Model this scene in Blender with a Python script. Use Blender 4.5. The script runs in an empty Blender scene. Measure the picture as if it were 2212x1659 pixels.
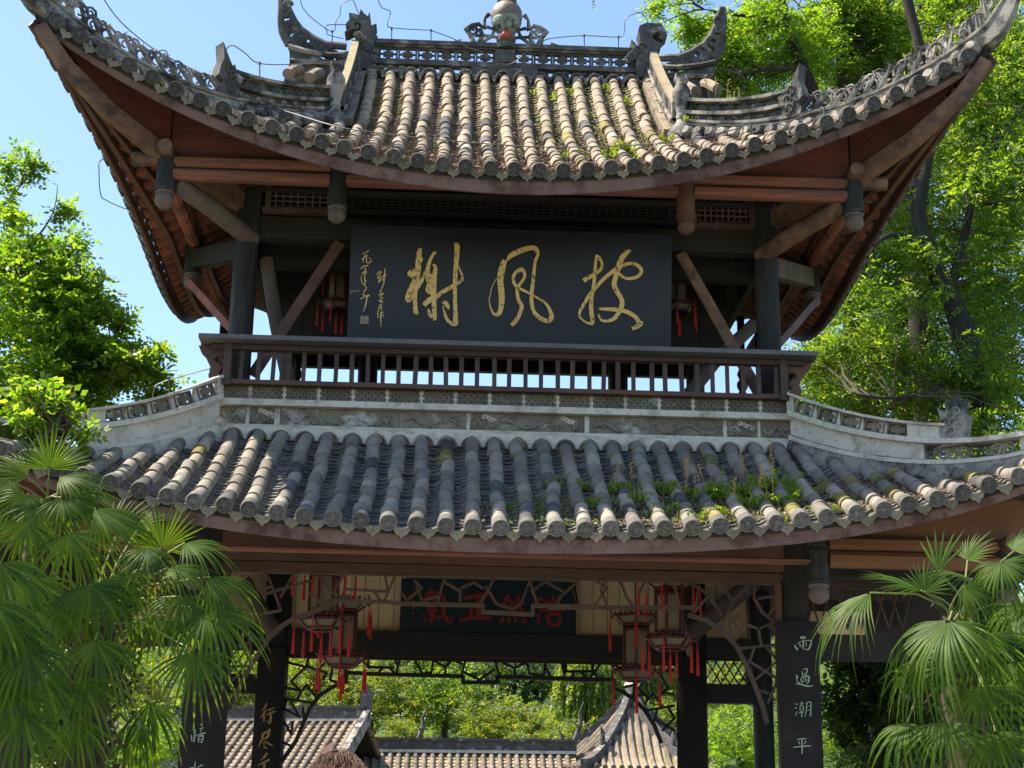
import bpy, math, random
import numpy as np
from mathutils import Vector as V, Matrix
random.seed(7); RNG = np.random.default_rng(7)
R = math.radians
SC = bpy.context.scene
COL = SC.collection

# ---------------------------------------------------------------- camera, sky, sun, exposure
CAM_P = V((-0.653, -18.026, 1.6)); FPX = 3341.6; PW, PH = 2212.0, 1659.0
_y, _p, _r = R(2.3177), R(16.8308), R(0.953)
_f = V((math.sin(_y)*math.cos(_p), math.cos(_y)*math.cos(_p), math.sin(_p)))
_rt = V((math.cos(_y), -math.sin(_y), 0)); _u = _rt.cross(_f)
_R = _rt*math.cos(_r) + _u*math.sin(_r); _U = -_rt*math.sin(_r) + _u*math.cos(_r)
cd = bpy.data.cameras.new('camera'); cam = bpy.data.objects.new('camera', cd); COL.objects.link(cam)
cd.sensor_width = 36; cd.lens = FPX/PW*36; cd.clip_end = 3000; cd.clip_start = .05
cam.matrix_world = Matrix(((_R.x, _U.x, -_f.x, CAM_P.x), (_R.y, _U.y, -_f.y, CAM_P.y), (_R.z, _U.z, -_f.z, CAM_P.z), (0, 0, 0, 1)))
SC.camera = cam
SUN = V((-0.60, 0.13, 1.0)).normalized()          # towards the sun: high on the left, a little behind the facade
w = bpy.data.worlds.new('World'); SC.world = w; w.use_nodes = True
nt = w.node_tree; bg = nt.nodes['Background']
sky = nt.nodes.new('ShaderNodeTexSky'); sky.sky_type = 'NISHITA'; sky.sun_disc = False
sky.sun_elevation = math.asin(SUN.z); sky.sun_rotation = math.atan2(SUN.x, SUN.y)
sky.air_density = 1.0; sky.dust_density = 0.8; sky.ozone_density = 3.4
nt.links.new(sky.outputs[0], bg.inputs[0]); bg.inputs[1].default_value = 0.115
sd = bpy.data.lights.new('sun', 'SUN'); sd.energy = 5.0; sd.angle = R(0.5); sd.color = (1.0, .90, .74)
so = bpy.data.objects.new('sun', sd); COL.objects.link(so)
so.rotation_euler = (-SUN).to_track_quat('-Z', 'Y').to_euler(); so.location = (-20, 5, 40)
SC.view_settings.view_transform = 'Standard'; SC.view_settings.look = 'None'
SC.view_settings.exposure = 1.4; SC.view_settings.gamma = 1.0
SC.render.engine = 'CYCLES'
SC.cycles.max_bounces = 8; SC.cycles.diffuse_bounces = 5; SC.cycles.transmission_bounces = 6; SC.cycles.transparent_max_bounces = 8
SC.cycles.sample_clamp_indirect = 6

# ---------------------------------------------------------------- helpers
def at(x, y, Y):
    """a point of the place seen at (x, y) of the photograph and standing at depth Y"""
    d = _f + _R*((x-PW/2)/FPX) - _U*((y-PH/2)/FPX)
    return CAM_P + d*((Y-CAM_P.y)/d.y)
def pr(p):
    d = V(p)-CAM_P; z = d.dot(_f)
    return PW/2+FPX*d.dot(_R)/z, PH/2-FPX*d.dot(_U)/z
def lerp(a, b, t): return a+(b-a)*t
def tag(o, label=None, cat=None, group=None, kind=None):
    if label: o['label'] = label
    if cat: o['category'] = cat
    if group: o['group'] = group
    if kind: o['kind'] = kind
    return o
def empty(name, loc=(0, 0, 0), label=None, cat=None, group=None, rz=0):
    o = bpy.data.objects.new(name, None); COL.objects.link(o); o.location = loc; o.rotation_euler = (0, 0, rz)
    o.empty_display_size = .2
    return tag(o, label, cat, group)
def link(name, me, parent=None, mw=None):
    o = bpy.data.objects.new(name, me); COL.objects.link(o)
    if mw is not None: o.matrix_basis = mw
    if parent: o.parent = parent
    return o
def copy_tree(o, parent=None):
    c = o.copy(); COL.objects.link(c)
    if parent: c.parent = parent
    for ch in list(o.children): copy_tree(ch, c)
    return c
class MB:
    def __init__(s): s.v = []; s.f = []
    def add(s, vs, fs):
        n = len(s.v); s.v += [tuple(v) for v in vs]; s.f += [tuple(i+n for i in f) for f in fs]; return s
    def box(s, c, d, ax=None):
        c = V(c); ax = ax or (V((1, 0, 0)), V((0, 1, 0)), V((0, 0, 1)))
        x, y, z = ax[0]*d[0]/2, ax[1]*d[1]/2, ax[2]*d[2]/2
        return s.add([c-x-y-z, c+x-y-z, c+x+y-z, c-x+y-z, c-x-y+z, c+x-y+z, c+x+y+z, c-x+y+z],
                     [(0, 3, 2, 1), (4, 5, 6, 7), (0, 1, 5, 4), (1, 2, 6, 5), (2, 3, 7, 6), (3, 0, 4, 7)])
    def beam(s, p, q, w, h, up=(0, 0, 1)):
        p = V(p); q = V(q); d = q-p; L = d.length
        if L < 1e-6: return s
        d /= L; x = d.cross(V(up))
        if x.length < 1e-4: x = V((1, 0, 0))
        x.normalize(); z = x.cross(d)
        return s.box((p+q)/2, (w, L, h), (x, d, z))
    def sweep(s, pts, prof, up=(0, 0, 1), caps=True, scale=None, closed=True):
        """sweep a 2D profile (list of (side, up)) along a polyline"""
        pts = [V(p) for p in pts]; up = V(up); rings = []; m = len(prof)
        for i, p in enumerate(pts):
            a = pts[max(i-1, 0)]; b = pts[min(i+1, len(pts)-1)]; d = (b-a).normalized()
            x = d.cross(up)
            if x.length < 1e-4: x = V((1, 0, 0))
            x.normalize(); z = x.cross(d); k = 1 if scale is None else (scale(i/(len(pts)-1)) if callable(scale) else scale[i])
            rings += [p+x*a_*k+z*b_*k for a_, b_ in prof]
        fs = []
        for i in range(len(pts)-1):
            for j in range(m if closed else m-1):
                k = (j+1) % m; fs.append((i*m+j, i*m+k, (i+1)*m+k, (i+1)*m+j))
        if caps and closed:
            fs.append(tuple(range(m-1, -1, -1))); n = (len(pts)-1)*m; fs.append(tuple(range(n, n+m)))
        return s.add(rings, fs)
    def tube(s, pts, r, n=8, caps=True, up=(0.13, 0.07, 1)):
        prof = [(math.cos(2*math.pi*i/n), math.sin(2*math.pi*i/n)) for i in range(n)]
        m = len(pts)
        sc = [r(i/(m-1)) if callable(r) else (r[i] if isinstance(r, (list, tuple)) else r) for i in range(m)]
        return s.sweep(pts, prof, up=up, caps=caps, scale=sc)
    def lathe(s, prof, c, n=14, axis=None, cap=True):
        c = V(c); z = V(axis).normalized() if axis else V((0, 0, 1))
        x = z.orthogonal().normalized() if axis else V((1, 0, 0)); y = z.cross(x)
        vs = []; fs = []
        for r, h in prof:
            vs += [c+z*h+(x*math.cos(2*math.pi*i/n)+y*math.sin(2*math.pi*i/n))*r for i in range(n)]
        for k in range(len(prof)-1):
            for i in range(n):
                j = (i+1) % n; fs.append((k*n+i, k*n+j, (k+1)*n+j, (k+1)*n+i))
        if cap:
            fs.append(tuple(range(n-1, -1, -1))); m = (len(prof)-1)*n; fs.append(tuple(range(m, m+n)))
        return s.add(vs, fs)
    def prism(s, pts, vec):
        pts = [V(p) for p in pts]; vec = V(vec); n = len(pts)
        nrm = V((0, 0, 0))
        for i in range(n): nrm += pts[i].cross(pts[(i+1) % n])
        if nrm.dot(vec) > 0: pts.reverse()
        return s.add(pts+[p+vec for p in pts], [tuple(range(n)), tuple(range(2*n-1, n-1, -1))] +
                     [(i, i+n, (i+1) % n+n, (i+1) % n) for i in range(n)])
    def grid(s, fn, nu, nv, flip=False):
        vs = [fn(i/nu, j/nv) for j in range(nv+1) for i in range(nu+1)]; fs = []
        for j in range(nv):
            for i in range(nu):
                a = j*(nu+1)+i; q = (a, a+1, a+nu+2, a+nu+1); fs.append(q[::-1] if flip else q)
        return s.add(vs, fs)
    def mesh(s, name, m=None, smooth=False):
        me = bpy.data.meshes.new(name); me.from_pydata(s.v, [], s.f); me.validate(); me.update()
        if m: me.materials.append(m)
        if smooth:
            me.polygons.foreach_set('use_smooth', [True]*len(me.polygons))
            try: me.set_sharp_from_angle(angle=R(38))
            except Exception: pass
        return me
    def build(s, name, m, parent=None, smooth=False, kind=None):
        o = link(name, s.mesh(name, m, smooth), parent)
        return tag(o, kind=kind)
def np_mesh(name, verts, faces, m, smooth=False):
    me = bpy.data.meshes.new(name); n = len(verts); k = faces.shape[1]
    me.vertices.add(n); me.vertices.foreach_set('co', np.asarray(verts, np.float32).ravel())
    me.loops.add(faces.size); me.loops.foreach_set('vertex_index', faces.astype(np.int32).ravel())
    me.polygons.add(len(faces)); me.polygons.foreach_set('loop_start', np.arange(0, faces.size, k, dtype=np.int32))
    if smooth: me.polygons.foreach_set('use_smooth', np.ones(len(faces), bool))
    me.update(calc_edges=True); me.materials.append(m); return me
def frame(o, x, y, z):
    return Matrix(((x.x, y.x, z.x, o.x), (x.y, y.y, z.y, o.y), (x.z, y.z, z.z, o.z), (0, 0, 0, 1)))

# ---------------------------------------------------------------- materials
def new_mat(name):
    m = bpy.data.materials.new(name); m.use_nodes = True; t = m.node_tree
    return m, t, t.nodes['Principled BSDF']
def node(t, k, **kw):
    n = t.nodes.new(k)
    for a, b in kw.items(): setattr(n, a, b)
    return n
def mixc(t, fac, a, b, mode='MIX'):
    n = node(t, 'ShaderNodeMix', data_type='RGBA', blend_type=mode)
    for i, v in ((0, fac), (6, a), (7, b)):
        if hasattr(v, 'is_linked') or hasattr(v, 'links'): t.links.new(v, n.inputs[i])
        else: n.inputs[i].default_value = v if i == 0 else (*v, 1)
    return n.outputs[2]
def ramp(t, src, lo, hi):
    n = node(t, 'ShaderNodeMapRange'); n.inputs[1].default_value = lo; n.inputs[2].default_value = hi
    t.links.new(src, n.inputs[0]); return n.outputs[0]
def surf(name, c1, c2, scale=3, c3=None, c3scale=1.2, c3lo=.55, c3hi=.72, rough=.85, bump=.35, bscale=30, rnd=.0, stretch=(1, 1, 1), metal=0, spec=.3, island=False, c4=None, c4lo=.6, c4hi=.7):
    """two-tone noise surface, patches of c3, speckle of c4, grain as bump; rnd varies the tone from piece to piece"""
    m, t, b = new_mat(name); L = t.links
    tc = node(t, 'ShaderNodeTexCoord'); mp = node(t, 'ShaderNodeMapping'); mp.inputs['Scale'].default_value = stretch
    oi = node(t, 'ShaderNodeObjectInfo')
    va = node(t, 'ShaderNodeVectorMath', operation='MULTIPLY_ADD')
    L.new(oi.outputs['Random'], va.inputs[0]); va.inputs[1].default_value = (37, 71, 13); L.new(tc.outputs['Object'], va.inputs[2])
    L.new(va.outputs[0], mp.inputs[0])
    def noise(sc, det=5, rg=.6):
        n = node(t, 'ShaderNodeTexNoise'); n.inputs['Scale'].default_value = sc; n.inputs['Detail'].default_value = det
        n.inputs['Roughness'].default_value = rg; L.new(mp.outputs[0], n.inputs['Vector']); return n.outputs['Fac']
    col = mixc(t, ramp(t, noise(scale), .3, .7), c1, c2)
    if c3: col = mixc(t, ramp(t, noise(c3scale, 6, .65), c3lo, c3hi), col, c3)
    if c4: col = mixc(t, ramp(t, noise(scale*9, 3, .6), c4lo, c4hi), col, c4)
    if rnd:
        src = oi.outputs['Random']
        if island: src = node(t, 'ShaderNodeNewGeometry').outputs['Random Per Island']
        hs = node(t, 'ShaderNodeHueSaturation'); L.new(ramp(t, src, 0, 1), hs.inputs['Value'])
        mr = hs.inputs['Value'].links[0].from_node; mr.inputs[3].default_value = 1-rnd; mr.inputs[4].default_value = 1+rnd
        L.new(col, hs.inputs['Color']); col = hs.outputs[0]
    L.new(col, b.inputs['Base Color']); b.inputs['Roughness'].default_value = rough; b.inputs['Metallic'].default_value = metal
    b.inputs['Specular IOR Level'].default_value = spec
    if bump:
        bn = node(t, 'ShaderNodeBump'); bn.inputs['Strength'].default_value = bump; bn.inputs['Distance'].default_value = .02
        L.new(noise(bscale, 6, .7), bn.inputs['Height']); L.new(bn.outputs[0], b.inputs['Normal'])
    return m
def leafmat(name, c1, c2, tr=.5, tcol=None, rough=.45, old=None, spec=.35):
    m, t, b = new_mat(name); L = t.links
    g = node(t, 'ShaderNodeNewGeometry'); col = mixc(t, g.outputs['Random Per Island'], c1, c2)
    if old: col = mixc(t, ramp(t, g.outputs['Random Per Island'], .93, .96), col, old)
    L.new(col, b.inputs['Base Color']); b.inputs['Roughness'].default_value = rough; b.inputs['Specular IOR Level'].default_value = spec
    tl = node(t, 'ShaderNodeBsdfTranslucent'); hs = node(t, 'ShaderNodeMix', data_type='RGBA', blend_type='MULTIPLY'); hs.inputs[0].default_value = 1
    L.new(col, hs.inputs[6]); hs.inputs[7].default_value = (*(tcol or (3.0, 2.4, .7)), 1)
    L.new(hs.outputs[2], tl.inputs[0])
    mx = node(t, 'ShaderNodeMixShader'); mx.inputs[0].default_value = tr
    L.new(b.outputs[0], mx.inputs[1]); L.new(tl.outputs[0], mx.inputs[2]); L.new(mx.outputs[0], t.nodes['Material Output'].inputs[0])
    return m
M = dict(
    tile_up=surf('old clay roof tile', (.215, .168, .12), (.305, .25, .182), 7, (.095, .088, .075), 3.5, .50, .68, rough=.9, bump=.5, bscale=45, rnd=.22, c4=(.46, .43, .38), c4lo=.66, c4hi=.8),
    tile_lo=surf('grey roof tile', (.17, .15, .122), (.27, .24, .19), 6, (.10, .10, .105), 3.0, .55, .7, rough=.85, bump=.45, bscale=45, rnd=.28, c4=(.36, .33, .28), c4lo=.68, c4hi=.8),
    pan_up=surf('mossy pan tile', (.24, .18, .125), (.36, .28, .20), 5, (.15, .15, .04), 1.1, .52, .66, rough=.95, bump=.5, rnd=.25, island=True, c4=(.10, .05, .03)),
    pan_lo=surf('grey pan tile', (.15, .14, .13), (.27, .25, .215), 5, (.075, .085, .035), 1.2, .6, .72, rough=.9, bump=.5, rnd=.3, island=True),
    tile_bg=surf('far roof tile', (.15, .12, .09), (.23, .19, .145), 5, (.07, .065, .06), 1.6, .5, .68, rough=.9, bump=.4, rnd=.25),
    disc_lo=surf('lower tile end clay', (.085, .08, .075), (.19, .18, .16), 22, rough=.9, bump=.6, bscale=60, rnd=.3),
    tile_black=surf('blackened roof tile', (.05, .05, .052), (.11, .105, .10), 6, (.2, .18, .15), 4, .6, .75, rough=.9, bump=.5, bscale=45, rnd=.3),
    tile_moss=surf('mossy roof tile', (.22, .17, .06), (.30, .24, .10), 9, (.10, .11, .03), 5, .45, .62, rough=1, bump=.8, bscale=60, rnd=.3),
    tile_pale=surf('pale weathered tile', (.28, .235, .18), (.37, .32, .25), 7, (.12, .105, .09), 4, .5, .68, rough=.9, bump=.5, bscale=45, rnd=.2),
    purlin=surf('faded red log', (.19, .065, .043), (.26, .105, .07), 3, (.095, .05, .04), 3.2, .48, .64, rough=.75, bump=.4, stretch=(.16, 2, 3), rnd=.12, c4=(.09, .045, .035), c4lo=.55, c4hi=.66),
    disc=surf('tile end clay', (.055, .052, .05), (.12, .112, .10), 20, rough=.9, bump=.6, bscale=60, rnd=.2),
    drip=surf('drip tile clay', (.15, .14, .115), (.25, .23, .19), 14, (.16, .15, .03), 2.0, .6, .75, rough=.9, bump=.6, bscale=60, rnd=.25),
    litter=surf('leaf litter', (.14, .085, .06), (.25, .17, .12), 60, rough=1, bump=.8, bscale=120, c4=(.45, .36, .28)),
    deck=surf('roof bedding', (.03, .026, .022), (.055, .047, .04), 4, rough=.95),
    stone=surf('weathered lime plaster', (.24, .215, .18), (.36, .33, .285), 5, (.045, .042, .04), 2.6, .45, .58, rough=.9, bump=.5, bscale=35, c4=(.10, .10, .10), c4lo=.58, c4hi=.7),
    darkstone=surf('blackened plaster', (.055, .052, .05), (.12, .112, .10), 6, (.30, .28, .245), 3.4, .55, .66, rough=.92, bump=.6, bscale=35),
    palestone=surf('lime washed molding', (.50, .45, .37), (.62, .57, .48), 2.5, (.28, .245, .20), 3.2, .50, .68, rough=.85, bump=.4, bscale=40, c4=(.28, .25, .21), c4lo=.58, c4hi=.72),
    carving=surf('carved grey brick', (.125, .105, .08), (.21, .18, .14), 4, (.40, .38, .34), 2.6, .6, .7, rough=.9, bump=.6, bscale=45, rnd=.16),
    relief=surf('carved relief plaster', (.16, .138, .108), (.27, .235, .185), 6, (.50, .48, .44), 2.2, .57, .68, rough=.9, bump=.7, bscale=50, rnd=.1),
    mustard=surf('ochre lichen stone', (.25, .20, .115), (.35, .285, .17), 6, (.11, .095, .06), 3, .55, .7, rough=.9, bump=.6),
    vase=surf('glazed brown finial', (.13, .085, .06), (.22, .16, .12), 5, (.07, .07, .07), 4, .5, .62, rough=.5, bump=.4, spec=.5),
    shard=surf('porcelain shard mosaic', (.16, .20, .15), (.32, .34, .26), 16, (.05, .05, .05), 9, .5, .6, rough=.45, bump=.8, bscale=25),
    redgem=surf('red glazed boss', (.35, .04, .03), (.45, .08, .05), 9, rough=.4, bump=.1),
    redwood=surf('red brown painted wood', (.125, .034, .025), (.175, .056, .038), 3, (.07, .030, .025), 2.6, .48, .66, rough=.7, bump=.4, stretch=(.18, 2, 2.6), rnd=.12, c4=(.055, .024, .02), c4lo=.56, c4hi=.68),
    fascia=surf('dusty purple brown board', (.125, .072, .06), (.18, .115, .098), 2, (.075, .036, .03), 3.2, .48, .62, rough=.75, bump=.15),
    rafter=surf('red rafter wood', (.22, .07, .042), (.32, .115, .07), 4, (.09, .045, .035), 3.2, .48, .64, rough=.75, bump=.2, rnd=.2),
    brown=surf('dark brown wood', (.085, .042, .028), (.13, .065, .042), 3, (.05, .028, .022), 1.8, .5, .7, rough=.6, bump=.2, stretch=(.4, 1, 1), rnd=.15),
    rail=surf('weathered rail wood', (.055, .032, .026), (.085, .052, .042), 5, (.13, .10, .085), 1.6, .58, .72, rough=.6, bump=.2, rnd=.15),
    railtop=surf('dusty rail top', (.085, .08, .08), (.14, .135, .135), 6, rough=.7, bump=.2),
    pillar=surf('faded blue black lacquer column', (.020, .020, .019), (.036, .036, .033), 4, (.085, .078, .062), 3.0, .52, .7, rough=.75, bump=.5, stretch=(2.2, 2.2, .22), spec=.2, c4=(.07, .064, .054), c4lo=.6, c4hi=.72),
    grey_log=surf('grey weathered log', (.10, .076, .062), (.155, .122, .10), 5, (.09, .07, .06), 3, .5, .7, rough=.85, bump=.4, stretch=(1, 1, .3)),
    log=surf('bare brown log', (.14, .075, .046), (.21, .122, .078), 5, (.07, .042, .03), 3.4, .46, .62, rough=.75, bump=.3),
    orange=surf('orange pine beam', (.15, .062, .026), (.21, .095, .042), 4, (.08, .036, .02), 2, .5, .7, rough=.6, bump=.2, stretch=(.3, 1, 1.4)),
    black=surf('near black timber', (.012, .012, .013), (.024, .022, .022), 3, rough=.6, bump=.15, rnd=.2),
    dark=surf('dark timber and shade boarding', (.020, .017, .015), (.036, .030, .026), 2.5, rough=.75, bump=.2, rnd=.2),  # dark timber, also the boards that imitate deep shade upstairs
    board=surf('black lacquer board', (.007, .009, .014), (.012, .015, .022), 1.5, rough=.42, bump=.08, bscale=12, spec=.35),
    plaque=surf('near black brown board', (.012, .010, .010), (.022, .018, .017), 2.5, (.04, .032, .028), 1.5, .6, .75, rough=.7, bump=.15, spec=.2),
    gold=surf('worn gold paint', (.62, .39, .11), (.74, .50, .18), 9, (.09, .07, .035), 24, .545, .62, rough=.5, bump=.2, spec=.4),
    tealboard=surf('dark teal board', (.006, .016, .022), (.012, .026, .032), 2, rough=.5, bump=.1),
    redpaint=surf('dull red lettering', (.17, .018, .018), (.24, .035, .032), 6, rough=.6, bump=.1),
    paleink=surf('pale green lettering', (.26, .33, .22), (.36, .42, .30), 8, rough=.6, bump=.1),
    cream=surf('cream wall boards', (.52, .38, .21), (.62, .47, .28), 2.5, (.44, .33, .20), 1.3, .58, .75, rough=.7, bump=.15, stretch=(1.5, 1, .25), rnd=.07),
    ice=surf('brown lattice bar', (.06, .036, .026), (.10, .064, .046), 5, rough=.7, bump=.2, rnd=.12),
    lantern=surf('dark red lantern wood', (.06, .010, .011), (.10, .016, .015), 5, rough=.4, bump=.1, spec=.5),
    tassel=surf('red silk tassel', (.46, .014, .014), (.58, .035, .03), 9, rough=.6, bump=.3, stretch=(6, 6, .5)),
    paper=surf('lantern silk panel', (.17, .14, .095), (.22, .18, .125), 4, rough=.7, bump=.05),
    wire=surf('grey steel wire', (.09, .085, .08), (.14, .13, .12), 5, rough=.55, bump=0, metal=.3),
    rust=surf('pale cable', (.40, .37, .33), (.5, .46, .42), 5, rough=.6, bump=0),
    bark=surf('furrowed bark', (.022, .018, .015), (.052, .043, .034), 4, (.10, .088, .07), 2.5, .6, .75, rough=.95, bump=1.0, bscale=14, stretch=(3, 3, .7)),
    twig=surf('twig bark', (.07, .055, .04), (.11, .09, .06), 6, rough=.9, bump=.3),
    fibre=surf('palm trunk fibre', (.035, .026, .018), (.075, .055, .036), 8, rough=.95, bump=1.0, bscale=30, stretch=(1, 1, .4)),
    petiole=surf('palm stalk', (.13, .17, .04), (.20, .23, .07), 5, rough=.6, bump=.1),
    flower=surf('dry palm flower stalk', (.30, .19, .06), (.38, .25, .09), 9, rough=.8, bump=.2),
    soil=surf('garden soil', (.06, .055, .03), (.10, .09, .045), 3, (.05, .09, .02), .6, .45, .6, rough=.95, bump=.6),
    flag=surf('stone paving', (.28, .27, .25), (.38, .36, .33), 2, (.18, .18, .16), .8, .5, .7, rough=.85, bump=.4),
    hill=surf('wooded slope', (.03, .055, .015), (.06, .10, .03), .6, rough=.95, bump=.5),
    leafA=leafmat('bright leaf', (.035, .105, .007), (.125, .195, .026), .55, (3.5, 3.0, .9)),
    leafB=leafmat('locust leaf', (.018, .065, .008), (.125, .19, .026), .52, (3.4, 2.9, .9)),
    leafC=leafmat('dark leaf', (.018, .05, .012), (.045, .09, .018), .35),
    leafD=leafmat('hill leaf', (.05, .10, .02), (.13, .19, .035), .45, old=(.25, .17, .03)),
    leafW=leafmat('willow leaf', (.09, .16, .03), (.15, .22, .045), .5),
    palm=leafmat('fan palm blade', (.016, .048, .006), (.062, .112, .010), .40, (5.0, 4.0, .6), rough=.5, spec=.18, old=(.20, .15, .035)),
    weed=leafmat('weed leaf', (.09, .17, .02), (.15, .22, .03), .45),
    hair=surf('brown hair', (.10, .05, .03), (.17, .09, .055), 30, rough=.5, bump=.6, bscale=80, stretch=(1, 1, .3)),
    skin=surf('skin', (.50, .31, .23), (.56, .36, .27), 5, rough=.55, bump=.05),
    coral=surf('coral hair clip', (.70, .30, .22), (.75, .36, .27), 5, rough=.35, bump=0),
    shirt=surf('pale blue shirt', (.42, .47, .55), (.48, .53, .60), 5, rough=.9, bump=.2),
    denim=surf('navy trousers', (.03, .04, .08), (.05, .06, .11), 5, rough=.9, bump=.2),
)

# ---------------------------------------------------------------- the setting
MB().grid(lambda u, v: V((-900+1800*u, -300+1500*v, 0)), 24, 24).build('ground', M['soil'], kind='structure')
tb = MB(); tb.box((0, -2.0, .24), (21, 23.2, .48)); tb.build('terrace', M['flag'], kind='structure')
st = MB()
for i in range(3): st.box((0, -13.78-.36*i, .18-.06*i), (7, .36, .36-.12*i))
st.build('steps', M['flag'], kind='structure')
def hill_z(x, y):
    t = max(0, min(1, (y-56)/70)); s = t*t*(3-2*t)
    return -.5+s*24+1.2*math.sin(x*.06)*s+.8*math.sin(y*.11+x*.05)*s
MB().grid(lambda u, v: (lambda x, y: V((x, y, hill_z(x, y))))(-160+320*u, 55+125*v), 60, 30).build('hillside', M['hill'], kind='structure')

# ---------------------------------------------------------------- the pavilion: roof surfaces
UX, UYC, UZ0, UL = 5.50, -1.92, 9.00, 1.70        # upper roof: half width, eave, eave height, lift of the corners
YR, YB = 2.95, 5.9                                # ridge line; the back slope mirrors the front about YR
UXB = 4.95                                        # half width at the back eave
HX, HY = 2.30, .62                                # where the descending ridges end and the hips begin
def u_eave(x):
    a = abs(x)/UX; return UYC-.26*a**3, UZ0+UL*(.93*a*a+.07*a**4)
def rise_u(d): return .50*d+.0575*d*d
def u_surf(x, y):
    ye, ze = u_eave(x); d = y-ye
    return UZ0+rise_u(d)+(ze-UZ0)*max(0, 1-d/4.7)**1.25
def u_hip(t):                                      # plan of the hip, t from the descending ridge to the corner
    return lerp(HX, UX, t), lerp(HY, UYC-.26, t)
LXC, LYC, LZ0 = 6.35, -2.82, 4.70                 # lower roof
BX, BY = 3.44, -.46                               # corner of the plastered belt
def l_eave(x):
    a = abs(x); return LYC-.22*(a/LXC)**3, LZ0+.0150*a*a+.00036*a**4
def rise_l(d): return .545*d+.038*d*d
def l_surf(x, y):
    ye, ze = l_eave(x); d = y-ye
    return LZ0+rise_l(d)+(ze-LZ0)*max(0, 1-d/2.6)**1.2
def l_hip(t): return lerp(BX-.05, LXC, t), lerp(BY-.1, LYC-.22, t+.42*t*(1-t)**1.5)

def l_hip_t(q):                                    # inverse of the bend used in l_hip
    t = q
    for _ in range(12): t = min(max(t-.7*(t+.42*t*max(0, 1-t)**1.5-q), 0), 1)
    return t

PAV = empty('pavilion', (0, 0, .58), 'two storey timber pavilion with upswept grey tiled roofs behind the palms', 'pavilion')
PAV.location = (0, 0, 0)
UR = None
# roof decks ----------------------------------------------------
def top_y(x, upper):
    a = abs(x)
    if upper:
        if a <= HX: return YR-.14
        t = (a-HX)/(UX-HX); return u_hip(t)[1]
    if a <= BX-.05: return BY-.1
    return l_hip((a-BX+.05)/(LXC-BX+.05))[1]
def deck(upper):
    mb = MB(); X = UX if upper else LXC; ev = u_eave if upper else l_eave; sf = u_surf if upper else l_surf
    nx, ny = 64, 14; th = .07
    def top(u, v):
        x = lerp(-X, X, u); y = lerp(ev(x)[0]+.02, top_y(x, upper), v); return V((x, y, sf(x, y)-.05))
    mb.grid(top, nx, ny)
    mb.grid(lambda u, v: top(u, v)-V((0, 0, th)), nx, ny, flip=True)
    for k in range(nx):                             # front edge
        a, b = top(k/nx, 0), top((k+1)/nx, 0); d = V((0, 0, th)); mb.add([a, a-d, b-d, b], [(0, 1, 2, 3)])
    # side slopes: rows run along x between the side eave and the hip / gable foot
    yc = YR if upper else 2.95; kb, KA = (.74, YR*1.74) if upper else (.575, 6.13); ZL = .34 if upper else 0.0
    def side(s, back):
        def f(u, v):
            # u along the eave from the front corner to the back corner, v up the slope
            if upper:
                yf = UYC-.26; yk = KA-kb*yf; Y = lerp(yf, yk, u); a = abs(Y-(yf+yk)/2)/((yk-yf)/2)
                xm = UX-.98; xe = (UX if Y < (yf+yk)/2 else UXB); xe = xe-(xe-xm)*(1-a**3); ze = UZ0+UL*(.93*a*a+.07*a**4)
                Yq = Y if Y < yc else (KA-Y)/kb
                if Yq < HY: t = (HY-Yq)/(HY-yf); xt = u_hip(t)[0]; zt = u_surf(xt, Yq)
                else: xt = HX; zt = u_surf(HX, HY)
            else:
                yf = LYC-.22; yk = KA-kb*yf; Y = lerp(yf, yk, u); a = abs(Y-(yf+yk)/2)/((yk-yf)/2)
                xe = LXC-.25*(1-a**3); q = a*LXC; ze = LZ0+.0150*q*q+.00036*q**4
                Yq = Y if Y < yc else (KA-Y)/kb
                if Yq < BY-.1: t = l_hip_t((BY-.1-Yq)/(BY-.1-yf)); xt = l_hip(t)[0]; zt = l_surf(xt, Yq)
                else: xt = BX-.05; zt = l_surf(BX-.05, BY-.1)
            w = v*(.82+.18*v); return V((s*lerp(xe, xt, v), Y, lerp(ze, zt, w)-.05+ZL*max(0, (Y-yc)/(yk-yc))*(1-v)))
        return f
    SF = {}
    for s in (-1, 1):
        f = side(s, 0); SF[s] = f
        mb.grid(f, 44, 8, flip=(s > 0)); mb.grid(lambda u, v: f(u, v)-V((0, 0, th)), 44, 8, flip=(s < 0))
        for k in range(44):
            a, b = f(k/44, 0), f((k+1)/44, 0); d = V((0, 0, th)); mb.add([a, a-d, b-d, b], [(0, 1, 2, 3)])
    # back slope: mirror of the front
    bk = lambda u, v: (lambda p: V((p.x*lerp(UXB/UX if upper else 1, 1, v), KA-kb*p.y, p.z+ZL*(1-v))))(top(u, v))
    mb.grid(bk, nx, ny, flip=True); mb.grid(lambda u, v: bk(u, v)-V((0, 0, th)), nx, ny)
    o = mb.build('upper_roof' if upper else 'lower_roof', M['deck'], PAV, smooth=True)
    return o, SF
UR, USIDE = deck(True)
LR, LSIDE = deck(False)
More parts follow.
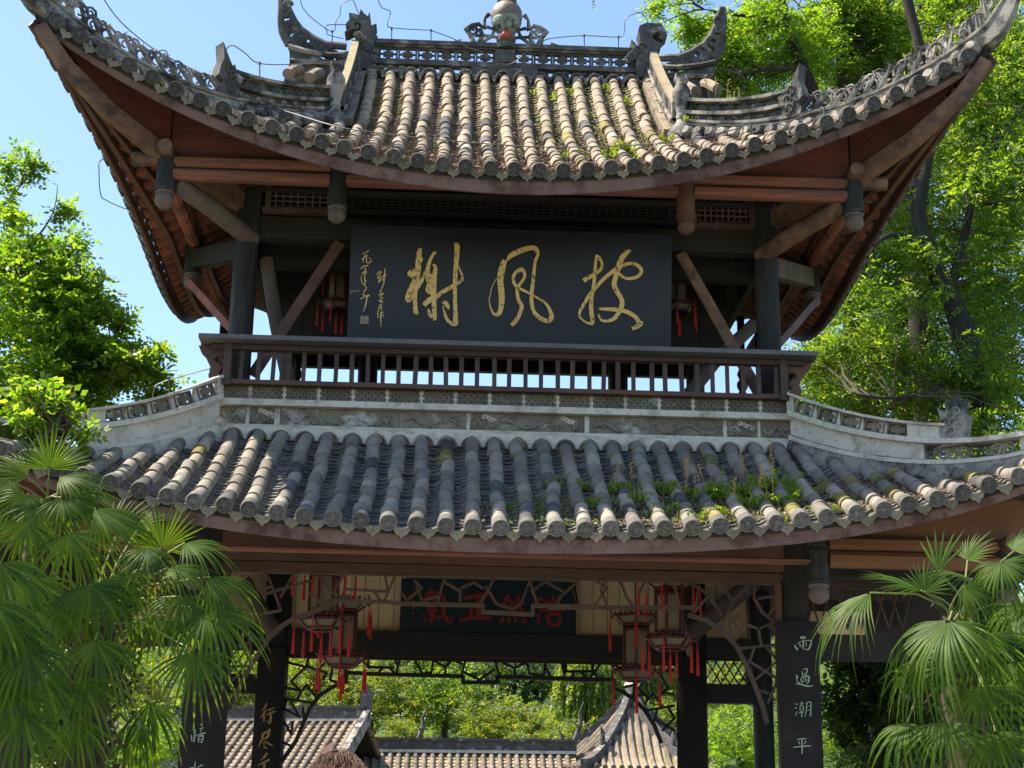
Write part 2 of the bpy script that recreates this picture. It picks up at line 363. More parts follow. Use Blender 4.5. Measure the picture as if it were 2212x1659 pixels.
# tiles ----------------------------------------------------------
def cover_mesh(L, r, name, m):
    mb = MB(); n = 8; vs = []
    for y, k in ((-.014, 1.10), (.025, 1.07), (.027, 1.0), (L, .965)):
        vs += [(r*k*math.cos(math.pi*i/n), y, r*k*1.02*math.sin(math.pi*i/n)) for i in range(n+1)]
    fs = [(a*(n+1)+i, a*(n+1)+i+1, (a+1)*(n+1)+i+1, (a+1)*(n+1)+i) for a in range(3) for i in range(n)]
    fs = [f[::-1] for f in fs]; fs.append(tuple(range(n+1)))
    return mb.add(vs, fs).mesh(name, m, True)
def disc_mesh(r, m, name):
    """round end tile: a short barrel closed by a moulded disc with a raised rim and a petalled boss"""
    mb = MB(); n = 16
    prof = [(r*1.02, .10), (r*1.06, -.03), (r*.98, -.05), (r*.86, -.05), (r*.80, -.034), (r*.35, -.034), (r*.26, -.05), (.004, -.055)]
    mb.lathe(prof, (0, 0, 0), n, axis=(0, 1, 0), cap=False)
    for k in range(5):
        a = 2*math.pi*k/5+.3; c = V((math.cos(a)*r*.56, -.040, math.sin(a)*r*.56))
        mb.lathe([(r*.17, .012), (r*.15, -.004), (r*.05, -.012)], c, 6, axis=(0, 1, 0))
    return mb.mesh(name, m, True)
def pan_geo(w, L, dip):
    n = 6; vs = []
    for y, dz in ((-.004, -.030), (-.004, .006), (L, -.026)):
        for i in range(n+1):
            a = -1+2*i/n; vs.append((a*w/2, y, dz+dip*(a*a-1)+.008))
    fs = [(a*(n+1)+i, a*(n+1)+i+1, (a+1)*(n+1)+i+1, (a+1)*(n+1)+i) for a in range(2) for i in range(n)]
    return vs, fs
def drip_mesh(w, dip, h, m, name):
    """drip tile: a pointed, scalloped tongue hanging below the last pan tile"""
    mb = MB(); k = 8; up = [(-w/2+w*i/k, dip*((-1+2*i/k)**2-1)+.01) for i in range(k+1)]
    lo = [(w/2, dip*0-.02), (w*.42, -h*.45), (w*.30, -h*.52), (w*.20, -h*.80), (w*.10, -h*.86), (0, -h*1.12), (-w*.10, -h*.86), (-w*.20, -h*.80), (-w*.30, -h*.52), (-w*.42, -h*.45), (-w/2, -.02)]
    pts = [V((x, -.02+(.04 if z < -.02 else 0), z)) for x, z in up+lo]
    pts = [V((x, -.025, z)) for x, z in up+lo]
    mb.prism(pts, (0, .03, 0))
    for sx in (-1, 1): mb.lathe([(.022, 0), (.018, -.008), (.006, -.012)], (sx*w*.14, -.024, -h*.42), 8, axis=(0, 1, 0))
    mb.lathe([(.018, 0), (.012, -.01)], (0, -.024, -h*.66), 8, axis=(0, 1, 0))
    return mb.mesh(name, m)
def tile_frame(x, y, sf):
    e = .02; z = sf(x, y)
    t = V((0, 2*e, sf(x, y+e)-sf(x, y-e))).normalized(); s = V((2*e, 0, sf(x+e, y)-sf(x-e, y))).normalized()
    nrm = s.cross(t).normalized(); s = t.cross(nrm)
    return V((x, y, z)), s, t, nrm
SPU, SPL = .2755, .2755
def lay(upper, roof):
    sp = SPU if upper else SPL; N = 19 if upper else 23; ev = u_eave if upper else l_eave; sf = u_surf if upper else l_surf
    r = .076 if upper else .078; L = .34 if upper else .33; m = M['tile_up'] if upper else M['tile_lo']; pm = M['pan_up'] if upper else M['pan_lo']
    cov = cover_mesh(L+.03, r, 'cover_tile', m); dm = disc_mesh(r+.008, M['disc'] if upper else M['disc_lo'], 'tile_end'); w = sp-.045; dip = .062
    dr = drip_mesh(w+.03, dip, .145 if not upper else .12, M['drip'], 'drip_tile')
    pv, pf = pan_geo(w+.02, .15, dip); pmb = MB().add(pv, pf); pan = pmb.mesh('pan_tile', pm, True)
    covers = []; pans = []
    off = .5 if not upper else .0
    for i in range(-N, N+1):
        x = (i+off)*sp+(-.02 if upper else 0)
        if abs(x) > (UX-.1 if upper else LXC-.1): continue
        ye, ze = ev(x); yt = top_y(x, upper)
        ph, am, x0 = RNG.uniform(0, 6.28), RNG.uniform(.004, .016), x+RNG.normal(0, .008)
        # walk up the slope by true length
        y = ye-.04; first = True; k = 0
        while y < yt-.03:
            x = x0+am*math.sin(1.7*y+ph)
            o, s, t, nn = tile_frame(x, max(y, ye), sf); o = V((x, y, sf(x, y) if y > ye else sf(x, ye)-(ye-y)*.5))
            jit = RNG.normal(0, 1, 3); o = o+nn*(.022+jit[0]*.004)+s*jit[1]*.006
            s2 = (s+t*jit[2]*.03).normalized(); t2 = nn.cross(s2)
            if first:
                link('tile_end', dm, roof, frame(o+nn*.002, s2, t2, nn)); first = False
            covers.append((o, s2, t2, nn)); k += 1
            y += L*t.y
        xp = x+sp/2
        if abs(xp) < (UX-.25 if upper else LXC-.25):
            ye, ze = ev(xp); yt = top_y(xp, upper); y = ye-.02; first = True; pitch = .118
            while y < yt-.02:
                o, s, t, nn = tile_frame(xp, max(y, ye), sf); jit = RNG.normal(0, 1, 2)
                o = V((xp, y, sf(xp, y) if y > ye else sf(xp, ye)-(ye-y)*.5))+nn*(.020+jit[0]*.004)
                if first: link('drip_tile', dr, roof, frame(o, s, t, nn)); first = False
                pans.append((o, s, t, nn)); y += pitch*t.y
    def put(items, me, name, budget, geo):
        items = sorted(items, key=lambda q: (q[0]-CAM_P).length); a, b = items[:budget], items[budget:]
        alt = []
        if name == 'cover_tile':
            for mm in (('tile_up', 'tile_black', 'tile_moss', 'tile_pale') if upper else ('tile_lo', 'tile_black', 'tile_moss', 'tile_pale')):
                q = me.copy(); q.name = name; q.materials.clear(); q.materials.append(M[mm]); alt.append(q)
        for q in a:
            mm = me
            if alt:
                x = q[0].x; r_ = RNG.random(); mo = .16 if (x > .3 and (q[0].y > .3 if upper else q[0].y < -1.6)) else .025
                mm = alt[1] if r_ < .10 else alt[2] if r_ < .10+mo else alt[3] if r_ < .22+mo else alt[0]
            link(name, mm, roof, frame(*q))
        if b:
            mb = MB(); vv = [tuple(v.co) for v in me.vertices]; ff = [tuple(p.vertices) for p in me.polygons]
            for q in b:
                F = frame(*q); mb.add([F @ V(v) for v in vv], ff)
            o = mb.build(name, me.materials[0], roof, smooth=True, kind='stuff'); return o
    put(covers, cov, 'cover_tile', 290, None)
    put(pans, pan, 'pan_tile', 290, None)
    return len(covers), len(pans)
print('tiles', lay(True, UR), lay(False, LR))
# tile rows on the two side slopes of the upper roof (seen above the hips) and the hidden back and side slopes: joined
def side_rows(SF, roof, m):
    mb = MB()
    for s in (-1, 1):
        for k in range(1, 38):
            u = k/38; pts = [SF[s](u, v/6)+V((0, 0, .07)) for v in range(0, 7)]
            mb.tube(pts, .078, 7, up=(0, 1, .2))
    mb.build('side_tile_row', m, roof, smooth=True, kind='stuff')
side_rows(USIDE, UR, M['tile_up']); side_rows(LSIDE, LR, M['tile_lo'])
# fascia boards, drip line --------------------------------------
def fascia(upper):
    mb = MB(); ev = u_eave if upper else l_eave; X = (UX-.22) if upper else (LXC-.2); n = 60; h0 = .165 if upper else .155
    T = .035
    for k in range(n):
        q = []
        for u in (k/n, (k+1)/n):
            x = lerp(-X, X, u); ye, ze = ev(x); h = h0*(1-.45*(abs(x)/X)**2)
            q.append((V((x, ye+.03, ze-.085)), V((x, ye+.06, ze-.085-h))))
        (a, b), (c, d) = q; e = V((0, T, 0))
        mb.add([a, b, d, c, a+e, b+e, d+e, c+e], [(0, 1, 2, 3), (7, 6, 5, 4), (1, 5, 6, 2), (0, 3, 7, 4)])
    return mb.build('fascia_board', M['fascia'], UR if upper else LR, smooth=True)
fascia(True); fascia(False)

# ---------------------------------------------------------------- ornament builders
def scroll(mb, o, ax, up, size, r=.03, turns=1.6, flip=1, n=16):
    """a flat volute standing in the plane (ax, up)"""
    pts = []
    for k in range(n+1):
        t = k/n; a = t*turns*2*math.pi; q = size*.5*(1-.80*t)
        pts.append(o+ax*flip*(math.cos(a)*q)+up*(math.sin(a)*q))
    return mb.tube(pts, lambda t: r*(1-.35*t), 5, up=ax.cross(up))
def fret_panel(w, h, th, gk=.155):
    """openwork meander panel: frame, hooked keys and a centre block"""
    mb = MB(); b = min(w, h)*.13; g = min(w, h)*gk
    for z in (b/2, h-b/2): mb.box((0, 0, z), (w, th, b))
    for x in (-w/2+b/2, w/2-b/2): mb.box((x, 0, h/2), (b, th, h-2*b))
    mb.box((0, .002, h/2), (w-2*b-2*g, th*.9, h-2*b-2*g))
    for z in (b+g/2, h-b-g/2): mb.box((0, .004, z), (w*.26, th*.8, g))
    mb.box((0, -.002, h/2), (w-2*b, th*.75, b*.8))
    return mb
def pattern_panel(w, h, th, seed):
    """blind panel with a raised lozenge meander"""
    mb = MB(); rr = random.Random(seed); mb.box((0, 0, h/2), (w, th, h)); n = 9
    for k in range(n):
        x = -w/2+w*(k+.5)/n
        for j, z in enumerate((.2, .4, .6, .8)):
            s = 1 if (k+j) % 2 else -1; l = .024
            p = V((x-l, -th/2-.004, h*z-s*l*.9)); q = V((x+l, -th/2-.004, h*z+s*l*.9))
            mb.beam(p, q, .016, .013, up=(0, 1, 0))
    return mb
def relief_panel(w, h, th, seed):
    """blind panel with a border and a carved branch with leaves and clouds"""
    rr = random.Random(seed); mb = MB(); mb.box((0, 0, h/2), (w, th, h)); f = -th/2
    pts = [V((-w*.42+w*.84*k/9, f-.014-.012*rr.random(), h*(.45+.22*math.sin(k*1.1+seed)))) for k in range(10)]
    mb.tube(pts, lambda t: .024-.012*t, 5)
    for k in range(int(w*22)):
        p = rr.choice(pts)+V((rr.uniform(-.07, .07), 0, rr.uniform(-.05, .05))); p.z = min(max(p.z, .035), h-.035)
        p.x = min(max(p.x, -w/2+.04), w/2-.04)
        if rr.random() < .5: scroll(mb, p, V((1, 0, 0)), V((0, 0, 1)), rr.uniform(.05, .095), .014, 1.2, rr.choice((-1, 1)), 8)
        else: mb.lathe([(.034, .012), (.028, -.012), (.006, -.026)], V((p.x, f, p.z)), 6, axis=(0, 1, rr.uniform(-.4, .4)))
    return mb
def wave_apron(x0, x1, ztop, wave, th, y, m, name, parent):
    """plaster skirt whose lower edge arches over each tile row"""
    mb = MB(); n = max(8, int((x1-x0)/.03)); lo = [V((lerp(x0, x1, k/n), y, wave(lerp(x0, x1, k/n)))) for k in range(n+1)]
    zt = ztop if callable(ztop) else (lambda x: ztop)
    for k in range(n):
        a, b = lo[k], lo[k+1]; c, d = V((b.x, y, zt(b.x))), V((a.x, y, zt(a.x))); e = V((0, th, 0))
        mb.add([a, b, c, d, a+e, b+e, c+e, d+e], [(0, 1, 2, 3), (7, 6, 5, 4), (0, 4, 5, 1), (3, 2, 6, 7)])
    return mb.build(name, m, parent)

# ---------------------------------------------------------------- main ridge
Z = lambda y, Y=2.95, x=1085: at(x, y, Y).z
def main_ridge():
    y = YR; x0, x1 = -1.98, 1.98
    mb = MB()
    mb.box((0, y, 12.735), (4.1, .17, .07)); mb.box((0, y, 12.945), (4.0, .15, .085)); mb.box((0, y, 13.265), (3.9, .20, .07)); mb.box((0, y, 13.215), (3.9, .13, .03))
    R_ = mb.build('main_ridge', M['darkstone'], PAV)
    zt = u_surf(0, YR-.14)
    wave_apron(-2.1, 2.1, 12.70, lambda x: zt-.09+.205*abs(math.cos(math.pi*(x+.02)/SPU))**.9, .10, y-.20, M['stone'], 'scalloped_apron', R_)
    mbc = MB()
    for i in range(-8, 9):
        x = i*SPU-.02
        if abs(x) > 2.1: continue
        mbc.tube([V((x+.110*math.cos(a), y-.215, zt-.005+.118*math.sin(a))) for a in [math.pi*k/8 for k in range(9)]], .017, 5, up=(0, 1, 0))
    mbc.build('tile_collar', M['darkstone'], R_)
    pan = fret_panel(.285, .212, .05, .19).mesh('fretwork_panel', M['darkstone'])
    for k in range(13):
        x = lerp(-1.755, 1.755, k/12)
        if abs(x) < .1: continue
        link('fretwork_panel', pan, R_, Matrix.Translation((x, y, 12.988)))
    MB().box((0, y-.01, 13.09), (.30, .18, .212)).build('centre_block', M['darkstone'], R_)
    for s in (-1, 1): MB().box((s*1.95, y, 13.09), (.10, .17, .212)).build('end_block', M['stone'], R_)
    bal = MB(); bal.lathe([(.022, 0), (.045, .02), (.045, .04), (.02, .06), (.045, .085), (.03, .132)], (0, 0, 0), 8)
    bal.box((0, 0, .066), (.11, .03, .132)); bm_ = bal.mesh('ridge_baluster', M['stone'], True)
    for k in range(13):
        x = lerp(-1.85, 1.85, k/12)
        if abs(x) < .5: continue
        link('ridge_baluster', bm_, R_, Matrix.Translation((x, y, 12.770)))
    MB().box((0, y, 12.837), (1.0, .14, .132)).build('ridge_block', M['darkstone'], R_)
main_ridge()
def finial():
    F = MB(); c = V((.02, YR, 13.24)); k = 1.0
    F.lathe([(.17, -.02), (.18, .04), (.12, .08), (.15, .15), (.145, .22), (.11, .27)], c, 16)
    F = F.build('finial_vase', M['darkstone'], PAV, True)
    MB().lathe([(.11, .26), (.20, .36), (.235, .46), (.228, .50)], c, 18).build('shard_bowl', M['shard'], F, True)
    MB().lathe([(.229, .495), (.24, .54), (.235, .64), (.20, .72), (.15, .765), (.125, .79), (.155, .81), (.15, .84), (.12, .86), (.17, .95), (.14, 1.04), (.05, 1.12), (.02, 1.5), (.004, 1.75)], c, 18).build('vase_body', M['vase'], F, True)
    MB().lathe([(.075, .0), (.07, -.02), (.045, -.04), (.005, -.045)], c+V((0, -.135, .185)), 12, axis=(0, 1, 0)).build('red_boss', M['redgem'], F, True)
    for s in (-1, 1):
        q = lambda x, z: c+V((s*x, 0, z)); mb = MB()
        tb = lambda pts, r: mb.tube([q(*p) for p in pts], r, 6, up=(0, 1, 0))
        tb([(.55, .0), (.50, .10), (.54, .22), (.60, .32), (.52, .40), (.42, .42), (.34, .36), (.33, .52), (.27, .60)], lambda t: .055*(1-.45*t)+.012*math.sin(t*20))
        tb([(.10, .20), (.22, .22), (.36, .23), (.48, .22)], .028)
        tb([(.30, .02), (.38, .10), (.22, .22), (.18, .34), (.30, .38)], .032)
        tb([(.52, .02), (.42, .10), (.36, .22), (.40, .34)], .036)
        scroll(mb, q(.52, .30), V((s, 0, 0)), V((0, 0, 1)), .20, .03, 1.5)
        mb.prism([q(x, z) for x, z in ((.42, -.02), (.60, .05), (.72, .03), (.68, .16), (.82, .11), (.95, .10), (1.08, .03), (1.12, -.02))], (0, .14, 0))
        mb.build('cloud_scroll', M['stone'], F, True)
finial()
def chiwen(px, s, outline, slot):
    pts = [at(x, y, YR-.13) for x, y in outline]
    o = MB().prism(pts, (0, .28, 0)).build('ridge_dragon', M['darkstone'], PAV)
    e = MB(); c = at(*px, YR-.14)
    for k in range(5): scroll(e, c+V((s*.05*k-.1, 0, -.06*k-.12)), V((1, 0, 0)), V((0, 0, 1)), .14, .022, 1.3, s if k % 2 else -s, 10)
    e.build('scale_curl', M['darkstone'], o, True)
cA = lambda x, y: (540+x/5.852, y/5.852); cB = lambda x, y: (917.9+x/4.0966, y/4.0966)
chiwen((790, 62), 1, [cA(*p) for p in ((1250, 160), (1310, 168), (1380, 190), (1400, 110), (1440, 165), (1490, 205), (1510, 145), (1528, 240), (1535, 320), (1600, 295), (1572, 360), (1540, 435), (1612, 448), (1590, 500), (1560, 560), (1555, 860), (1330, 860), (1330, 430), (1345, 400), (1390, 370), (1408, 330), (1385, 290), (1350, 280), (1318, 300), (1330, 330), (1352, 300), (1378, 310), (1385, 340), (1360, 365), (1300, 360), (1250, 390), (1195, 400), (1240, 372), (1262, 330), (1208, 300), (1255, 245))], None)
chiwen((1400, 85), -1, [cB(*p) for p in ((1900, 225), (1960, 200), (2090, 205), (2130, 262), (2146, 310), (2100, 350), (2065, 330), (2086, 300), (2060, 280), (2025, 290), (2012, 330), (2040, 362), (2095, 380), (2085, 430), (2052, 440), (2052, 680), (1875, 680), (1862, 430), (1828, 345), (1880, 402), (1908, 335), (1888, 270))], None)
# descending ridges with their end posts ------------------------
def descending(s):
    x = s*2.25; n = 12; ys = [lerp(HY-.0, YR-.1, k/n) for k in range(n+1)]; zs = [u_surf(2.25, y) for y in ys]
    body = MB(); cap = MB(); mold = MB()
    for k in range(n):
        a, b = V((x, ys[k], zs[k])), V((x, ys[k+1], zs[k+1])); u = V((0, 0, 1))
        for mb, h0, h1, w in ((body, -.05, .50, .13), (cap, .502, .55, .11), (mold, .22, .27, .19), (mold, .03, .09, .22)):
            q = [a+u*h0, b+u*h0, b+u*h1, a+u*h1]
            mb.prism([p-V((w/2, 0, 0)) for p in q], (w, 0, 0))
    o = body.build('descending_ridge', M['relief'] if s > 0 else M['darkstone'], PAV)  # right paler, left darker: sunlit and shaded faces put into the colour
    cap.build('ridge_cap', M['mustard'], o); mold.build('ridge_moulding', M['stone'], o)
    # openwork marks on the faces
    pan = MB()
    for k in range(1, 22):
        t = k/22; y = lerp(HY, YR-.2, t); z = u_surf(2.25, y)
        pan.box((x-s*.068, y, z+.38), (.012, .035, .17)); pan.box((x-s*.068, y, z+.15), (.012, .04, .07))
    pan.build('ridge_carving', M['stone'] if s > 0 else M['darkstone'], o, kind='stuff')  # same lit and shaded tones as the ridge body
    # coursed tile skirt beside the ridge
    sk = MB()
    for k in range(15):
        y = lerp(HY, YR-.3, k/15); z = u_surf(2.1, y); sk.beam(V((x-s*.13, y, z+.06)), V((x-s*.13, y+.16, u_surf(2.1, y+.16)+.075)), .11, .10)
    sk.build('skirt_course', M['tile_up'], o)
    p = MB(); h = u_surf(2.3, HY)-.05; c = V((s*2.30, HY-.10, h)); k = .0060
    prof = [(.135, -.06), (.135, .05), (.125, .12), (.075, .20), (.07, .235), (.078, .24), (.078, .30), (.066, .31), (.09, .42), (.125, .58), (.12, .66), (.07, .76), (.085, .84), (.07, .80)]
    p.lathe(prof, c, 14)
    for q in (-1, 1): p.tube([c+V((q*.03, 0, .76)), c+V((q*.075, 0, .83)), c+V((q*.07, 0, .92))], [.04, .03, .008], 6)
    p.build('ridge_post', M['stone'], PAV, True)
descending(-1); descending(1)
# hip ridges -----------------------------------------------------
def hipU(t, s, h=0):
    x, y = u_hip(min(t, 1)); z = u_surf(x, y)
    if t > 1:
        q = t-1; x += 1.5*q-.9*q*q*0; y -= .95*q; z += 1.6*q+6.5*q*q
    return V((s*x, y, z+h))
def hip_ridge(s):
    n = 30; pts = [hipU(k/n*1.0, s, .10) for k in range(n+1)]
    ext = [hipU(1+.02*k, s, .10) for k in range(1, 14)]
    allp = pts+ext
    o = MB().sweep(allp, [(-.10, -.12), (.10, -.12), (.10, .02), (.075, .03), (.075, .075), (.10, .085), (.10, .12), (-.10, .12), (-.10, .085), (-.075, .075), (-.075, .03), (-.10, .02)],
                   scale=lambda t: 1 if t < .72 else 1-.9*((t-.72)/.28)**2.0).build('hip_ridge', M['stone'], PAV)
    # tall section from the post to the beast
    k1 = .40; up = V((0, 0, 1)); tall = MB(); fr = [(i/10*k1) for i in range(11)]
    P = lambda t, h: hipU(t, s, .17+h)
    def band(mb, h0, h1, wd):
        for i in range(10):
            a, b = fr[i], fr[i+1]; d = (P(b, 0)-P(a, 0)); d.z = 0; nn = V((-d.y, d.x, 0)).normalized()*wd/2
            lift = lambda t: .06*(t/k1)**3
            q = [P(a, h0+lift(a)), P(b, h0+lift(b)), P(b, h1+lift(b)), P(a, h1+lift(a))]; mb.prism([v-nn for v in q], nn*2)
    band(tall, -.02, .04, .16); band(tall, .135, .185, .22); band(tall, .325, .37, .20)
    tall.build('ridge_moulding', M['stone'], o)
    dk = MB(); band(dk, .042, .133, .07); dk.build('scroll_band', M['darkstone'], o)
    sc = MB()
    for i in range(9):
        t = (i+.5)/9*k1; d = (P(t+.02, 0)-P(t, 0)).normalized(); nn = V((-d.y, d.x, 0)).normalized()
        if nn.y > 0: nn = -nn
        scroll(sc, P(t, .088)+nn*.05, d, up, .09, .013, 1.4, 1, 10)
    sc.build('ridge_scroll', M['stone'], o, True, kind='stuff')
    fp = fret_panel(.232, .138, .06).mesh('fretwork_panel', M['darkstone'])
    for i in range(8):
        t = (i+.5)/8.1*k1; a = P(t-.03, 0); b = P(t+.03, 0); d = (b-a).normalized(); nn = d.cross(up).normalized(); z = nn.cross(d)
        link('fretwork_panel', fp, o, frame(P(t, .187+.06*(t/k1)**3), d, -nn, z))
    # the beast that closes the tall section
    d = (P(k1, 0)-P(k1-.05, 0)); d.z = 0; d.normalize(); b = P(k1, 0); q = lambda u, h: b+d*u+V((0, 0, h)); nn = V((-d.y, d.x, 0))
    bs = MB(); bs.prism([v-nn*.09 for v in (q(-.12, .02), q(.10, .0), (q(.13, .12)), q(.09, .22), q(.16, .28), q(.14, .42), q(.10, .52), q(.13, .74), q(.03, .56), q(-.03, .46), q(-.06, .50), q(-.10, .40), q(-.2, .36), q(-.16, .2))], nn*.18)
    for i in range(6): scroll(bs, q(-.05+.03*(i % 3), .10+.06*i)-nn*.1*(1 if nn.y > 0 else -1), d, up, .12, .02, 1.3, (-1)**i, 9)
    bs.build('hip_beast', M['darkstone'], o, True)
    # running scrolls on the low section and up the horn
    rs = MB(); i = 0; t = k1+.04
    while t < 1.20:
        a = hipU(t, s, .0); d = (hipU(t+.02, s)-a).normalized(); nn = d.cross(up).normalized(); z = nn.cross(d); k = .85+.3*random.random()
        if z.z < 0: z = -z
        h = .30*(1 if t < 1 else max(.4, 1-2.4*(t-1)))*k
        c = a+z*(.22+h*.42)
        scroll(rs, c, d, z, h*(.85+.3*random.random()), .021, 1.8, 1 if i % 2 else -1, 16)
        scroll(rs, c+z*h*.30-d*.11, d, z, h*.5, .017, 1.4, -1 if i % 2 else 1, 10); scroll(rs, c-z*h*.22+d*.10, d, z, h*.45, .018, 1.3, 1, 9)
        rs.tube([c-d*.16-z*h*.35, c-d*.05+z*h*.05, c+d*.06+z*h*.42, c+d*.02+z*h*.62], [.028, .03, .022, .006], 5)
        rs.tube([c+d*.02-z*h*.4, c+d*.10-z*h*.1, c+d*.17+z*h*.25, c+d*.13+z*h*.40], [.026, .026, .018, .006], 5)
        t += .046+.014*random.random(); i += 1
    rs.build('running_scroll', M['stone'], o, True)
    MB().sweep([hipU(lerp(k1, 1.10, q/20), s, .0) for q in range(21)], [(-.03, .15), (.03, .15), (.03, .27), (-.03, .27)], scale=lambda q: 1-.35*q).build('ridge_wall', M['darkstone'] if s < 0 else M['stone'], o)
    # rope of tile noses along the foot of the ridge, plaster skirt over the row heads
    sk = MB()
    for i in range(24):
        t = i/24; a = hipU(t, s, .02); d = (hipU(t+.02, s)-a).normalized(); nn = V((d.y, -d.x, 0)).normalized()
        if nn.y > 0: nn = -nn
        sk.lathe([(.10, -.02), (.10, .04), (.06, .10)], a+nn*.09, 8, axis=nn+V((0, 0, .3)))
    sk.build('ridge_skirt', M['stone'], o, True)
hip_ridge(-1); hip_ridge(1)
# wings that fly up behind the gable ends -----------------------
def wing(s):
    Y = 3.75; mir = lambda p: V((s*-p.x, p.y, p.z)); g = lambda x, y, dy=0: mir(at(*cA(x, y), Y+dy))
    o = MB().prism([g(*p) for p in ((470, 540), (500, 660), (500, 800), (430, 1010), (400, 1300), (1300, 1300), (1300, 640), (1100, 660), (1075, 770), (1040, 700), (960, 690), (940, 750), (880, 720), (800, 690), (700, 640), (600, 580))], (0, .22, 0)).build('gable_wing', M['darkstone'], PAV)
    mb = MB(); out = [(395, -120), (390, 20), (405, 120), (390, 260), (410, 400), (450, 470), (500, 560)]; inn = [(430, -120), (470, 20), (495, 130), (560, 270), (640, 375), (800, 490), (960, 565), (1220, 590)]
    mb.tube([g(*p, .1) for p in out], [.03, .05, .07, .06, .07, .08, .08], 6); mb.tube([g(*p, .1) for p in inn], [.03, .05, .055, .06, .06, .06, .06, .06], 6)
    for a, b in (((400, 100), (500, 140)), ((400, 200), (520, 190)), ((410, 330), (560, 270)), ((440, 440), (600, 330)), ((520, 540), (640, 380)), ((620, 590), (720, 430)), ((760, 640), (800, 490)), ((900, 690), (900, 540)), ((1000, 690), (1020, 570)), ((690, 600), (860, 620)), ((480, 500), (700, 570)), ((700, 570), (1100, 680)), ((430, 300), (470, 420)), ((560, 480), (700, 520))):
        mb.tube([g(*a, .1), g((a[0]+b[0])/2+8, (a[1]+b[1])/2-6, .1), g(*b, .1)], [.055, .06, .05], 5)
    for p in ((470, 60), (520, 560), (620, 540), (860, 600), (960, 620), (450, 170)): scroll(mb, g(*p, .06), V((1, 0, 0)), V((0, 0, 1)), .16, .03, 1.4)
    mb.build('flying_crest', M['darkstone'], o, True)
    ml = MB()
    for (a, b, c, d) in ((500, 650, 1200, 640), (500, 700, 1200, 800)): pass
    ml.tube([g(490, 590, -.02), g(700, 650, -.02), (g(1000, 700, -.02)), g(1200, 700, -.02)], .05, 6); ml.tube([g(510, 770, -.02), g(760, 790, -.02), g(1060, 810, -.02), g(1250, 800, -.02)], .045, 6)
    ml.build('wing_moulding', M['stone'], o, True)
    tl = MB()
    for x, y in ((625, 880), (890, 930)):
        a = g(x, y, -.05); tl.tube([a, a+V((s*.03, -.25, -.13)), a+V((s*.09, -.7, -.45))], .085, 9)
    tl.build('cover_tile', M['tile_up'], o, True)
wing(-1); wing(1)
# gable wall under the wings and between the slopes
for s in (-1, 1):
    MB().prism([V((s*2.2, y, z)) for y, z in ((HY, 10.3), (5.3, 10.3), (5.3, 10.6), (YR, 12.6), (HY, 10.6))], (s*.06, 0, 0)).build('gable_wall', M['redwood'], PAV)
# tile ends and drip tiles along the two side eaves of the upper roof ---
def side_eaves():
    r = .084; dm = disc_mesh(r, M['disc'], 'tile_end'); dr = drip_mesh(SPU-.03, .062, .17, M['drip'], 'drip_tile')
    for s in (-1, 1):
        f = USIDE[s]
        for k in range(1, 39):
            for h, me in ((0, dm), (.5, dr)):
                u = (k+h)/39.5; p = f(u, 0); e = (f(min(u+.01, 1), 0)-f(max(u-.01, 0), 0)).normalized(); t = (f(u, .12)-p).normalized()
                nn = e.cross(t)
                if nn.z < 0: e = -e; nn = e.cross(t)
                tt = nn.cross(e)
                link('tile_end' if me is dm else 'drip_tile', me, UR, frame(p-tt*.13+nn*.035, e, tt, nn))
side_eaves()

# ---------------------------------------------------------------- upper storey timbers
def part(mb, name, m, parent=PAV, smooth=False, label=None, kind=None):
    return tag(mb.build(name, m, parent, smooth, kind), label)
CX, RY = 3.25, 5.6
for s in (-1, 1):
    for y in (0, RY):
        part(MB().tube([V((s*CX, y, 6.1)), V((s*CX, y, 7.5)), V((s*CX, y, 9.45))], [.158, .15, .145], 20), 'column', M['pillar'], smooth=True)
    part(MB().tube([V((s*2.0, RY, 6.1)), V((s*2.0, RY, 9.4))], .16, 14), 'column', M['black'], smooth=True)
PY = -1.15
HP = 4.075
def hanging_post(x, y, z0, z1, r=.115, m='pillar', up=None):
    o = part(MB().tube([V((x, y, z0+.18)), V((x, y, lerp(z0, z1, .6))), V((x, y, z1))], [r*.98, r, r*1.03], 16), 'hanging_post', M[m], smooth=True)
    k = r/.115
    for zr_ in (.215, z1-z0-.06): MB().lathe([(r*1.0, -.02), (r*1.13, -.012), (r*1.13, .012), (r*1.0, .02)], (x, y, z0+zr_), 16).build('carved_ring', M[m], o, True)
    MB().lathe([(.10*k, .20*k), (.115*k, .185*k), (.115*k, .165*k), (.09*k, .15*k), (.105*k, .12*k), (.112*k, .07*k), (.095*k, .03*k), (.055*k, 0), (.02*k, -.015*k)], (x, y, z0), 16).build('lotus_bud', M['grey_log'] if m == 'pillar' else M[m], o, True)
    return o
for s in (-1, 1):
    hanging_post(s*HP, PY, 8.74, 9.42, .118)
    hanging_post(s*2.06, PY, 8.63, 9.36, .110, 'brown' if s > 0 else 'pillar')
    hanging_post(s*HP, 1.05, 8.55, 9.4, .115)
    hanging_post(s*HP, 4.3, 8.55, 9.4, .11)
